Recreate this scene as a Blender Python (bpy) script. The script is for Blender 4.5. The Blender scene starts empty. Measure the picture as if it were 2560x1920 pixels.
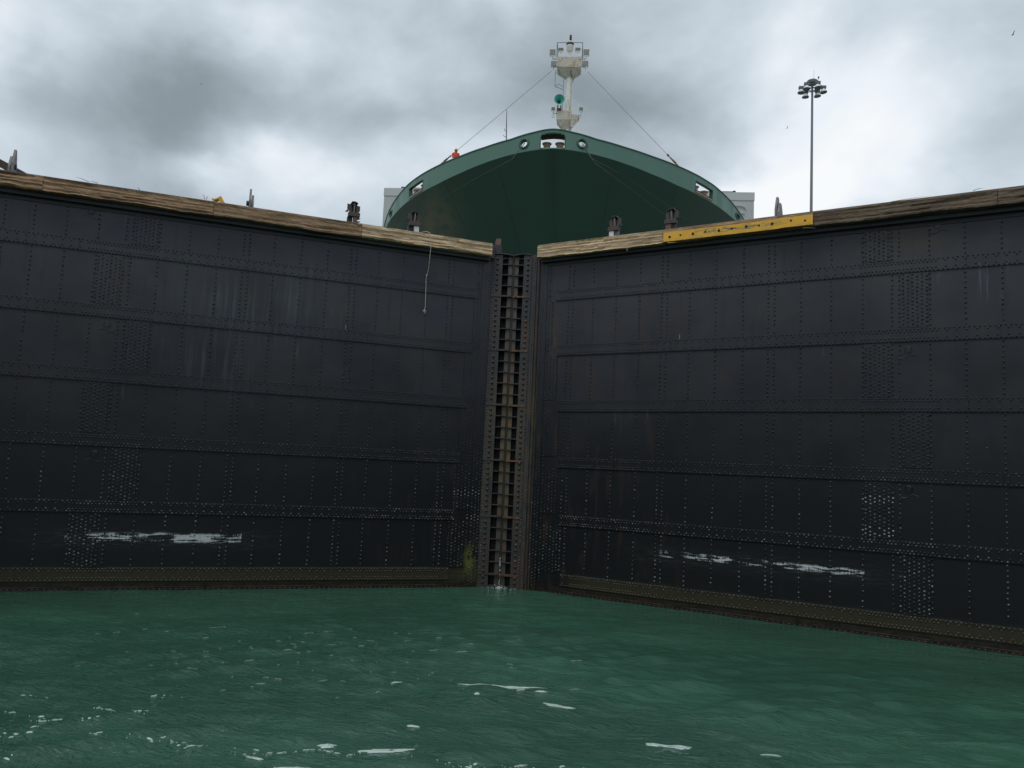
import bpy, math, random
import numpy as np
from mathutils import Vector, Matrix
rnd = random.Random(7)
S = bpy.context.scene
COL = S.collection
# ------------------------------------------------------------------ camera
cam_d = bpy.data.cameras.new('camera'); cam = bpy.data.objects.new('camera', cam_d); COL.objects.link(cam)
F, PITCH, ROLL, YAW = 2050.28, 0.1046708, 0.0450921, -0.0960514
CAM = Vector((2.832, -30.50, 4.242))
fw = Vector((math.sin(YAW)*math.cos(PITCH), math.cos(YAW)*math.cos(PITCH), math.sin(PITCH)))
r0 = Vector((math.cos(YAW), -math.sin(YAW), 0)); u0 = r0.cross(fw)
rt = r0*math.cos(ROLL)+u0*math.sin(ROLL); up = -r0*math.sin(ROLL)+u0*math.cos(ROLL)
M = Matrix((rt, up, -fw)).transposed().to_4x4(); M.translation = CAM
cam.matrix_world = M
cam_d.sensor_width = 36; cam_d.lens = 36*F/2560; cam_d.clip_end = 20000; cam_d.clip_start = .1
S.camera = cam
S.view_settings.view_transform = 'Standard'; S.view_settings.look = 'None'
S.view_settings.gamma = 1; S.view_settings.use_curve_mapping = False; S.view_settings.exposure = 0.0

# ------------------------------------------------------------------ node expression helper
class X:
    nt = None
    def __init__(s, k): s.k = k
    @staticmethod
    def m(op, *a, clamp=False):
        n = X.nt.nodes.new('ShaderNodeMath'); n.operation = op; n.use_clamp = clamp
        for i, v in enumerate(a):
            if isinstance(v, X): X.nt.links.new(v.k, n.inputs[i])
            else: n.inputs[i].default_value = v
        return X(n.outputs[0])
    def __add__(s, o): return X.m('ADD', s, o)
    __radd__ = __add__
    def __sub__(s, o): return X.m('SUBTRACT', s, o)
    def __rsub__(s, o): return X.m('SUBTRACT', o, s)
    def __mul__(s, o): return X.m('MULTIPLY', s, o)
    __rmul__ = __mul__
    def __truediv__(s, o): return X.m('DIVIDE', s, o)
    def gt(s, o): return X.m('GREATER_THAN', s, o)
    def lt(s, o): return X.m('LESS_THAN', s, o)
def ss(v, a, b):
    n = X.nt.nodes.new('ShaderNodeMapRange'); n.interpolation_type = 'SMOOTHSTEP'
    n.inputs[1].default_value = a; n.inputs[2].default_value = b; X.nt.links.new(v.k, n.inputs[0]); return X(n.outputs[0])
def node(t, **ins):
    n = X.nt.nodes.new(t)
    for k, v in ins.items():
        k = k.replace('_', ' ')
        if isinstance(v, X): X.nt.links.new(v.k, n.inputs[k])
        else: n.inputs[k].default_value = v
    return n
def vec(x, y, z=0.0):
    n = X.nt.nodes.new('ShaderNodeCombineXYZ')
    for i, v in enumerate((x, y, z)):
        if isinstance(v, X): X.nt.links.new(v.k, n.inputs[i])
        else: n.inputs[i].default_value = v
    return X(n.outputs[0])
def noise(v, scale=1, detail=4, rough=.55, dist=0):
    n = node('ShaderNodeTexNoise', Vector=v, Scale=scale, Detail=detail, Roughness=rough, Distortion=dist); return X(n.outputs['Fac'])
def sep(v):
    n = X.nt.nodes.new('ShaderNodeSeparateXYZ'); X.nt.links.new(v.k, n.inputs[0]); return [X(o) for o in n.outputs]
def mix(f, a, b):
    n = X.nt.nodes.new('ShaderNodeMix'); n.data_type = 'RGBA'
    for i, v in ((0, f), (6, a), (7, b)):
        if isinstance(v, X): X.nt.links.new(v.k, n.inputs[i])
        else: n.inputs[i].default_value = v if i == 0 else (*v, 1)
    return X(n.outputs[2])
def ramp(f, pts):
    n = X.nt.nodes.new('ShaderNodeValToRGB'); X.nt.links.new(f.k, n.inputs[0]); e = n.color_ramp.elements
    while len(e) < len(pts): e.new(.5)
    for el, (p, c) in zip(e, pts): el.position = p; el.color = (*c, 1)
    return X(n.outputs[0])

# ------------------------------------------------------------------ sky
w = bpy.data.worlds.new('World'); S.world = w; w.use_nodes = True
nt = w.node_tree; nt.nodes.clear(); X.nt = nt
SUN_EL, SUN_AZ = math.radians(62), math.radians(205)      # azimuth measured from +Y towards +X
sky = nt.nodes.new('ShaderNodeTexSky'); sky.sky_type = 'NISHITA'; sky.sun_disc = False
sky.sun_elevation = SUN_EL; sky.sun_rotation = SUN_AZ
tc = nt.nodes.new('ShaderNodeTexCoord'); D = X(tc.outputs['Generated'])
dx, dy, dz = sep(D)
warp = noise(D, 2.6, 5, .6)-.5; warp2 = noise(vec(dx+9, dy+3, dz*1.6), 3.1, 5, .6)-.5
az = X.m('ARCTAN2', dx, dy)*57.2958+warp*13; el = X.m('ARCSINE', dz)*57.2958+warp2*9
B = noise(vec(dx, dy, dz*1.6), 3.6, 6, .52, .3)*.85+.085
B = B + (noise(vec(dx+4, dy, dz*1.4), 8.0, 5, .55)-.5)*.30
for a, e, sa, se, k in [(-30.5, 20.5, 8.5, 4.0, -.25), (-34, 24.5, 6, 3.0, -.16), (-26.5, 23.5, 6, 3.0, -.20), (-6, 27.5, 8, 3.2, -.27), (2, 25, 7, 3.0, -.22),
                        (4, 21.3, 4, 1.3, -.17), (-14, 23, 6, 1.8, -.16), (-22.5, 20.0, 2.6, 1.8, .27), (-27, 17.3, 4.0, 1.4, .26), (-18, 18.6, 5, 1.5, .16),
                        (-40, 24.5, 2.6, 3.0, .25), (-38, 18.5, 5, 1.6, .08), (-23, 29, 6, 1.8, .18), (16, 25, 7, 6, .36), (13, 19.2, 7, 2.4, .42),
                        (7, 18.5, 3.5, 1.8, .25), (25, 21, 4.5, 2.6, -.16), (-2, 18.5, 6, 2, .1)]:
    u = (az-a)/sa; v = (el-e)/se
    B = B + X.m('EXPONENT', (u*u+v*v)*-1.0)*k
cloud = ramp(B+.07, [(0, (.20, .24, .27)), (.24, (.275, .325, .36)), (.46, (.44, .505, .56)), (.66, (.63, .71, .78)), (.86, (.86, .91, .97)), (1, (.97, .99, 1.0))])
ten = nt.nodes.new('ShaderNodeVectorMath'); ten.operation = 'SCALE'; nt.links.new(cloud.k, ten.inputs[0]); ten.inputs[3].default_value = 10.0
cover = mix(.96, X(sky.outputs[0]), X(ten.outputs[0]))
bg = nt.nodes.new('ShaderNodeBackground'); nt.links.new(cover.k, bg.inputs[0]); bg.inputs[1].default_value = .1
wo = nt.nodes.new('ShaderNodeOutputWorld'); nt.links.new(bg.outputs[0], wo.inputs[0])
sd = bpy.data.lights.new('sun', 'SUN'); sd.energy = 0.9; sd.angle = math.radians(25); sd.color = (1, .97, .92)
sun = bpy.data.objects.new('sun', sd); COL.objects.link(sun)
sdir = Vector((math.sin(SUN_AZ)*math.cos(SUN_EL), math.cos(SUN_AZ)*math.cos(SUN_EL), math.sin(SUN_EL)))
sun.rotation_euler = sdir.to_track_quat('Z', 'Y').to_euler()

# ------------------------------------------------------------------ materials
def newmat(name):
    m = bpy.data.materials.new(name); m.use_nodes = True; nt = m.node_tree; nt.nodes.clear(); X.nt = nt
    b = nt.nodes.new('ShaderNodeBsdfPrincipled'); o = nt.nodes.new('ShaderNodeOutputMaterial'); nt.links.new(b.outputs[0], o.inputs[0])
    return m, b
def setb(b, **k):
    for n, v in k.items():
        n = n.replace('_', ' ')
        if isinstance(v, X): X.nt.links.new(v.k, b.inputs[n])
        elif isinstance(v, tuple): b.inputs[n].default_value = (*v, 1)
        else: b.inputs[n].default_value = v
def bump(b, h, strength=.3, dist=.01):
    n = node('ShaderNodeBump', Height=h, Strength=strength, Distance=dist); X.nt.links.new(n.outputs[0], b.inputs['Normal'])
def objco():
    t = X.nt.nodes.new('ShaderNodeTexCoord'); return X(t.outputs['Object'])
def uvco():
    t = X.nt.nodes.new('ShaderNodeTexCoord'); return X(t.outputs['UV'])
def plain(name, col, rough=.5, var=.25, scale=4, metal=0, dirt=None, stretch=(1, 1, 1), dirt_amt=.5, bumps=.15):
    m, b = newmat(name); o = objco(); x, y, z = sep(o); p = vec(x*stretch[0], y*stretch[1], z*stretch[2])
    n = noise(p, scale, 6, .6); n2 = noise(p, scale*5.3, 4, .6)
    c = mix(n, tuple(v*(1-var) for v in col), tuple(min(1, v*(1+var)) for v in col))
    if dirt: c = mix(ss(n2*.5+n*.5, .62-.35*dirt_amt, .72-.1*dirt_amt), c, dirt)
    setb(b, Base_Color=c, Roughness=rough, Metallic=metal); bump(b, n2, bumps, .01)
    return m

def gate_mat(name, side):
    m, b = newmat(name); s, z, _ = sep(uvco())
    oi = X.nt.nodes.new('ShaderNodeObjectInfo'); rd = X(oi.outputs['Random'])
    big = noise(vec(s, z, rd*.0+side), .45, 4, .6); fine = noise(vec(s, z), 22, 5, .7); mid = noise(vec(s, z, 4+side), 2.3, 5, .65)
    c = mix(ss(big, .3, .7), (.022, .0255, .033), (.041, .045, .055))
    c = mix(ss(noise(vec(s, z, 31+side), .8, 3, .5), .5, .68)*.6, c, (.040, .047, .046))
    c = mix(ss(fine, .45, .8)*.35, c, (.075, .08, .085))
    c = mix(rd*.30, c, (.040, .042, .058))
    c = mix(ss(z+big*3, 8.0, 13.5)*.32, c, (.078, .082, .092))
    c = mix(ss(noise(vec(s*.5, z*.5, 55+side), 1, 3, .5), .52, .66)*.5, c, (.032, .037, .056))
    c = mix(ss(noise(vec(s*.9, z*.35, 65+side), 1, 4, .6), .56, .70)*.45, c, (.050, .041, .036))
    # slick wet coating plus dimmer light lower down, both darkened into the colour
    wet_shade = 1-ss(z+mid*1.6+big*2.5, 4.5, 12.0)
    c = mix(wet_shade*.92, c, (.0085, .0105, .012))
    # faint tidal bands
    # pale drip streaks hanging below the straps
    ph = X.m('FRACT', (z-.45)/2.04)
    st = noise(vec(s*7, z*.35, 2+side), 1, 5, .62); sm = noise(vec(s*.55, z*.5, 8+side), 1, 2, .5)
    drip = ss(st, .56, .74)*ss(sm, .5, .64)*ss(ph, .1, .85)*ss(z, 3.2, 7.5)
    c = mix(drip*.45, c, (.19, .22, .24))
    if side < 0:
        for s_, z_, su, sv in ((10.2, 9.2, 1.3, 1.0), (10.6, 7.2, 1.2, .6), (6.6, 9.6, .5, .5), (8.3, 9.4, .6, 1.0), (7.9, 10.8, .35, .3)):
            u = (s-s_)/su; v = (z-z_)/sv
            c = mix(X.m('EXPONENT', (u*u+v*v)*-1.0)*ss(st, .44, .70)*.24, c, (.18, .21, .23))
    dark = ss(noise(vec(s*4, z*.25, 17), 1, 4, .6), .58, .7)*.4
    c = mix(dark, c, (.018, .020, .022))
    # rust weeping, mostly close to the mitre
    rs = noise(vec(s*3.0, z*.6, 40+side*2), 1, 5, .6)
    near = 1-ss(s, 2.0, 9.0)
    c = mix(ss(rs, .52, .72)*near*(.55 if side > 0 else .25), c, (.075, .045, .032))
    if side > 0:
        u = (s-1.62)/.16; v = (z-9.2)/.8
        c = mix(X.m('EXPONENT', (u*u+v*v)*-1.0)*ss(noise(vec(s*5, z*1.2), 2, 5, .7), .42, .62)*.7, c, (.13, .07, .038))
        u = (s-12.9)/.55; v = (z-11.85)/.12
        c = mix(X.m('EXPONENT', (u*u+v*v)*-1.0)*ss(mid, .35, .6)*.8, c, (.13, .07, .04))
        u = (s-13.5)/1.1; v = (z-11.5)/.4
        c = mix(X.m('EXPONENT', (u*u+v*v)*-1.0)*.5, c, (.085, .07, .045))
    # small chips and droppings
    vo = node('ShaderNodeTexVoronoi', Vector=vec(s, z*.45), Scale=1.1); dd = X(vo.outputs['Distance']); vc = sep(X(vo.outputs['Color']))[0]
    c = mix((dd+noise(vec(s, z), 30, 3)*.03).lt(.036)*vc.gt(.50)*ss(z, 3.5, 6), c, (.42, .45, .46))
    vo = node('ShaderNodeTexVoronoi', Vector=vec(s*1.6, z*.22, 3.0), Scale=1.0); dd = X(vo.outputs['Distance']); vc = sep(X(vo.outputs['Color']))[1]
    c = mix((dd+noise(vec(s*12, z*.5), 1, 3)*.04).lt(.05)*vc.gt(.55)*ss(z, 5.5, 7)*.55, c, (.34, .37, .38))
    # the scraped band where hulls rub, down to white primer
    if side < 0: s0, s1, zc, zh = 9.35, 14.5, 1.62, .15
    else: s0, s1, zc, zh = 5.9, 12.2, 1.73, .11
    zw = zc+(noise(vec(s*1.3, 0, 3), 1, 3)-.5)*.28
    rag = noise(vec(s*1.5, z*16, 5+side), 1, 5, .74); rag2 = noise(vec(s*.9, z*1.5, 15+side), 1, 3, .6); nub = noise(vec(s*16, z*16, 9), 1, 3, .6)
    inb = s.gt(s0)*s.lt(s1)*(1-ss(X.m('ABSOLUTE', z-zw)/zh, .55, 1.15))
    tick = noise(vec(s*22, z*1.2, 6+side), 1, 3, .6)
    sc = (rag*.55+rag2*.45+nub*.12+tick*.16-.16)
    c = mix(inb*ss(sc, .480, .505)*.92, c, (.68, .73, .75))
    haze = (1-ss(X.m('ABSOLUTE', z-zw+.05)/.45, .3, 1.0))*ss(s, s0-2, s0)*(1-ss(s, s1, s1+2))
    c = mix(haze*ss(noise(vec(s*2, z*16, 2), 1, 4, .7), .4, .8)*.22, c, (.16, .18, .18))
    # algae and rust at the waterline
    al = 1-ss(z+(noise(vec(s*.9, 0, side), 1, 5, .65)-.5)*.30+(noise(vec(s*9, z*2, side), 1, 3, .6)-.5)*.16, .52, .80)
    ac = mix(noise(vec(s, z*3), 5, 5, .7), (.026, .026, .018), (.075, .066, .034))
    c = mix(al*.85*(ss(s, 2.0, 3.4) if side > 0 else 1.0), c, ac)
    ru = (1-ss(z+(noise(vec(s*1.6, z, 3), 1, 5, .7)-.5)*.34+(noise(vec(s*11, z*6, 3), 1, 3, .6)-.5)*.12, .10, .34))
    rc = mix(ss(noise(vec(s, z*1.8), 4.5, 5, .7), .42, .6), (.011, .009, .009), (.042, .028, .018))
    c = mix(ru*.95, c, rc)
    if side < 0:
        u = (s-1.5-(z-.8)*-.1)/.22; v = (z-.95)/.5
        c = mix(X.m('EXPONENT', (u*u+v*v)*-1.0)*ss(noise(vec(s*9, z*2), 1, 4, .6), .4, .55), c, (.16, .17, .04))
    g = X.nt.nodes.new('ShaderNodeNewGeometry'); nz = sep(X(g.outputs['True Normal']))[2]
    c = mix(nz.gt(.7)*ss(noise(vec(s*.8, z, 3), 1, 4, .6), .38, .52)*.8, c, (.24, .25, .24))      # ledge dust; its pale colour also stands for sky-lit upper edges
    rough = .38+fine*.22-wet_shade*.03
    setb(b, Base_Color=c, Roughness=rough, Specular_IOR_Level=.35)
    bump(b, fine*.25+mid*.9+big*3.0, .35, .012)
    return m
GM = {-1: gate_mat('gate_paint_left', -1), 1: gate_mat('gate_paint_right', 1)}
def rivet_mat(name, side=1):
    m, b = newmat(name); s, z, _ = sep(uvco())
    n = noise(vec(s*9, z*9), 1, 2, .5); lo = 1-ss(z, 1.0, 6.5)
    c = mix(ss(n, .35, .7), (.014, .016, .019), (.04, .043, .05))
    c = mix(lo*ss(noise(vec(s*5, z*5, 7), 1, 3, .6), .42, .72)*.75, c, (.36, .39, .39))
    for s_, z_ in (((12.5, 3.85), (12.5, 2.95)) if side > 0 else ((1.7, 3.35), (1.7, 2.5))):
        c = mix(X.m('ABSOLUTE', s-s_).lt(.55)*X.m('ABSOLUTE', z-z_).lt(.12)*.8, c, (.34, .36, .36))
    c = mix((1-ss(z, .55, .8))*.8, c, (.10, .085, .04))
    setb(b, Base_Color=c, Roughness=.42); return m
RIV = rivet_mat('rivet_paint'); RIVL = rivet_mat('rivet_paint_left', -1)
def miter_mat(name, base, rust, algae=.30):
    m, b = newmat(name); x, y, z = sep(objco())
    n = noise(vec(x*3, y*3, z*1.3), 1, 6, .65); n2 = noise(vec(x*14, y*14, z*6, ), 1, 4, .6)
    c = mix(n, tuple(v*.7 for v in base), tuple(v*1.4 for v in base))
    c = mix(ss(z, 1.6, 3.6)*(1-ss(z, 6.6, 8.4))*ss(n, .34, .56)*algae, c, (.115, .105, .045))
    c = mix(ss(noise(vec(x*2, y*2, z*.7+5), 1, 4, .65), .5, .6)*.35*(1-ss(z, 8.5, 10.5)), c, (.075, .045, .028))
    c = mix(ss(n*.5+n2*.5, .46, .56)*rust, c, (.26, .085, .03))
    c = mix((1-ss(z, .2, 3.2))*ss(n2, .35, .7)*.5, c, (.07, .055, .025))
    setb(b, Base_Color=c, Roughness=.5); bump(b, n2, .4, .01); return m
MIT = miter_mat('mitre_casting', (.034, .038, .043), .12)
MITR = miter_mat('mitre_casting_rusty', (.055, .05, .045), 1.0)
STRIP = miter_mat('mitre_bearing_strip', (.066, .068, .064), .25, .9)
SEAL = plain('seal_timber', (.030, .020, .013), .7, .4, 6, stretch=(1, 1, .3))
TUBEM = miter_mat('mitre_edge_bar', (.024, .025, .026), .15)
STEEL_RUST = plain('rusty_bracket_steel', (.10, .078, .062), .75, .45, 5, dirt=(.05, .045, .045), dirt_amt=.6)
STEEL_DARK = plain('dark_steel', (.035, .036, .040), .6, .35, 5)
STEEL_GREY = plain('grey_steel_lug', (.20, .185, .175), .6, .35, 5, dirt=(.33, .31, .28), dirt_amt=.4)
DECKST = plain('walkway_steel', (.10, .105, .115), .65, .35, 3, dirt=(.16, .10, .06), dirt_amt=.3)
WHITEP = plain('white_block_paint', (.72, .74, .70), .5, .08, 5)
REDBR = plain('red_oxide_block', (.17, .10, .075), .7, .4, 6)
def wood(name, a, b_, crack, seed):
    m, b = newmat(name); s, z, _ = sep(uvco())
    g = noise(vec(s*2.4, z*22, seed), 1, 6, .70); g2 = noise(vec(s*3.5, z*60, seed+5), 1, 4, .6); big = noise(vec(s*.9, z*3, seed+2), 1, 4, .6)
    c = mix(ss(g, .3, .7), a, b_)
    c = mix(ss(big, .45, .62)*.6, c, tuple(v*.62 for v in a))
    c = mix(ss(noise(vec(s*.8, z*13, seed+9), 1, 5, .74), .60, .63)*.9, c, crack)
    c = mix(ss(g2, .6, .72)*.5, c, crack)
    c = mix(ss(noise(vec(s*7, z*9, seed+4), 1, 4, .7), .60, .68)*.5, c, (.10, .055, .03))
    setb(b, Base_Color=c, Roughness=.85); bump(b, g*1.0+g2*.5, .6, .015); return m
W_FRESH = wood('pale_split_timber', (.50, .35, .20), (.74, .56, .35), (.24, .13, .065), 1)
W_TAN = wood('tan_weathered_timber', (.26, .155, .085), (.45, .29, .165), (.09, .05, .03), 6)
W_MID = wood('brown_weathered_timber', (.22, .135, .075), (.42, .28, .165), (.08, .045, .028), 12)
W_OLD = wood('dark_weathered_timber', (.115, .078, .050), (.20, .145, .098), (.04, .028, .02), 20)
def yellow_mat():
    m, b = newmat('yellow_plate_paint'); s, z, _ = sep(uvco())
    n = noise(vec(s*3, z*14), 1, 6, .7); band = (1-ss(X.m('ABSOLUTE', s-8.4), .7, 2.0)); b2 = 1-ss(X.m('ABSOLUTE', z-12.33), .03, .13)
    c = mix(noise(vec(s, z), 4, 4), (.78, .40, .025), (.95, .53, .05))
    c = mix(ss(n, .46, .56)*band*b2*.9, c, (.12, .15, .12))
    c = mix(ss(noise(vec(s*1.5, z*20, 3), 1, 5, .7), .55, .66)*.5, c, (.50, .30, .07))
    c = mix(ss(noise(vec(s*20, z*20), 1, 3), .70, .76)*.7, c, (.2, .12, .05))
    c = mix((1-ss(z, 12.16, 12.24))*ss(noise(vec(s*2, z), 1, 4), .45, .65)*.5, c, (.30, .22, .07))
    setb(b, Base_Color=c, Roughness=.45); return m
YEL = yellow_mat()
YEL2 = plain('yellow_box_paint', (.80, .42, .03), .45, .12, 6)
ROPE = plain('pale_rope', (.55, .50, .42), .9, .2, 40)
HOLE = plain('bolt_hole_dark', (.03, .018, .012), .8, .3, 20)
def green_mat(name, light):
    m, b = newmat(name); x, y, z = sep(objco())
    n = noise(vec(x, y, z), .35, 5, .6); st = noise(vec(x*1.6, y*1.6, z*.35), 1, 5, .65); f = noise(vec(x, y, z*.5), 6, 4, .6)
    c = mix(n, (.085, .185, .140), (.105, .215, .168)) if light else mix(n, (.068, .122, .100), (.082, .142, .118))  # hull gets the bulwark green darkened to stand for underside shade
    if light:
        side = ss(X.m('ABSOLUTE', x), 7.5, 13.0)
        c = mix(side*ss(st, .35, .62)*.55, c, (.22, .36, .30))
        c = mix(ss(st, .62, .74)*.35, c, (.26, .38, .32))
        c = mix(ss(f, .66, .72)*.5*ss(n, .4, .6), c, (.30, .42, .36))
    else:
        u = (x+9.6)/2.0; v = (z-22.6)/1.6
        c = mix(X.m('EXPONENT', (u*u+v*v)*-1.0)*ss(noise(vec(x*.9+z*.6, y*.5, z*1.4), 1, 4, .6), .25, .6)*.85, c, (.25, .22, .14))
        c = mix(ss(noise(vec(x*.35, y*.2, z*.5), 1, 4, .6), .5, .7)*ss(X.m('ABSOLUTE', x), 3, 9)*.5, c, (.10, .105, .075))
        c = mix(ss(noise(vec(x*2.4, y*.2, z*.16), 1, 4, .6), .60, .74)*.35, c, (.07, .11, .09))
        c = mix((1-ss(X.m('ABSOLUTE', x+.2), .05, .8))*ss(z, 22, 25.4)*.2, c, (.05, .06, .045))
    setb(b, Base_Color=c, Roughness=.45 if light else .55); bump(b, n*4+f*.15, .25, .02); return m
GREEN = green_mat('green_bulwark_paint', True); GREEN_SHADE = green_mat('green_paint_shaded', False)
GREEND = plain('green_rim_paint', (.045, .12, .088), .4, .2, 4)
CREAM = plain('cream_mast_paint', (.80, .78, .72), .5, .10, 1.5, dirt=(.40, .30, .20), dirt_amt=.25, stretch=(1, 1, .4))
CREAMR = plain('cream_stained_paint', (.68, .63, .53), .6, .2, 1.2, dirt=(.40, .27, .16), dirt_amt=.5)
TAN = plain('tan_roller_paint', (.48, .36, .26), .6, .25, 3, dirt=(.28, .15, .09), dirt_amt=.5)
TURQ = plain('turquoise_horn_paint', (.17, .60, .50), .45, .08, 3)
BLACKM = plain('black_fitting', (.015, .014, .018), .5, .3, 8)
DBROWN = plain('dark_brown_inner', (.055, .038, .030), .8, .3, 4)
LAMPG = plain('floodlight_glass', (.36, .34, .31), .25, .2, 9)
LAMPC = plain('floodlight_case', (.72, .73, .74), .35, .08, 9)
GREYH = plain('grey_house_paint', (.48, .50, .48), .55, .06, .6, dirt=(.36, .34, .30), dirt_amt=.2, stretch=(1, 1, .2))
GREYH2 = plain('grey_house_band', (.53, .545, .53), .55, .05, .6)
RAILM = plain('grey_rail_steel', (.36, .38, .39), .5, .12, 6)
RAILD = plain('dark_rail_steel', (.13, .14, .15), .5, .2, 6)
CABLE = plain('wire_cable', (.10, .105, .11), .6, .2, 20)
CABLEL = plain('weathered_cable', (.05, .06, .055), .7, .2, 20)
RUSTY = plain('rust_fitting', (.16, .075, .05), .8, .4, 8)
POLEM = plain('galvanised_pole', (.215, .235, .26), .5, .12, .7, stretch=(1, 1, .1))
POLED = plain('galvanised_head', (.135, .145, .165), .5, .15, 3)
BELL = plain('white_lamp_bell', (.85, .87, .88), .35, .04, 3)
ORANGE = plain('orange_coverall', (.75, .07, .025), .8, .15, 12)
SKIN = plain('skin', (.42, .22, .15), .6, .08, 12)
YHELM = plain('yellow_helmet_plastic', (.80, .52, .06), .35, .05, 8)
BIRDM = plain('dark_feathers', (.03, .03, .035), .8, .2, 8)
def conc(name, col):
    m, b = newmat(name); x, y, z = sep(objco())
    n = noise(vec(x, y, z), .5, 6, .65); st = noise(vec(x*1.2, y*1.2, z*.15), 1, 5, .6); f = noise(vec(x, y, z), 7, 4, .6)
    c = mix(n, tuple(v*.7 for v in col), tuple(v*1.2 for v in col)); c = mix(ss(st, .5, .7)*.6, c, tuple(v*.4 for v in col))
    c = mix((1-ss(z+n*1.5, 2.0, 7.0))*.75, c, (.045, .045, .035))
    setb(b, Base_Color=c, Roughness=.85); bump(b, f+n*2, .4, .03); return m
CONC = conc('lock_concrete', (.26, .25, .23))
GRASS = plain('grass_turf', (.055, .085, .03), .9, .4, .3)
def water_mat():
    m, b = newmat('green_canal_water'); x, y, z = sep(objco())
    big = noise(vec(x*.10, y*.16), 1, 4, .55)
    c = mix(ss(big, .35, .65), (.027, .088, .058), (.043, .128, .085))
    c = mix(ss(noise(vec(x*.5-y*.1, y*1.9+x*.2), 1, 4, .6, .8), .42, .68)*.22, c, (.018, .056, .042))
    patch = ss(noise(vec(x*.16+3, y*.22), 1, 3, .5)+(1-ss(X.m('ABSOLUTE', x+5.5), 3.0, 9.0))*.22, .44, .66)
    a1 = noise(vec(x*1.5-y*.45, y*5.2+x*.7), 1, 4, .6, .7)
    a2 = noise(vec(x*4.2-y*1.6, y*13.0+x*3.2, 3), 1, 3, .6, .6)
    a3 = noise(vec(x*11, y*24+x*3, 7), 1, 2, .5, .3)
    h = a1*.050+a2*(.012+.050*patch)+a3*(.0006+.015*patch)
    setb(b, Base_Color=c, Roughness=.04, IOR=1.333)
    bump(b, h, 1.0, 1.0); return m
WATER = water_mat()
FOAM_GLINT = plain('pale_foam_glint', (.60, .74, .70), .5, .10, 6)
def foam_glint_mat(name, a0):
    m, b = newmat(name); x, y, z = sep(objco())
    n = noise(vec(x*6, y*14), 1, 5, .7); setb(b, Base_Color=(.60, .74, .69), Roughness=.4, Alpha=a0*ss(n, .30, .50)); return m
FOAM_GLINT = foam_glint_mat('foam_and_glint', .88); GLINT = foam_glint_mat('thin_sky_glint', .34)  # sky glints put into pale surfaces; only the flecks are foam
SPRAY = plain('white_spray', (.8, .84, .84), .5, .05, 20)

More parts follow.
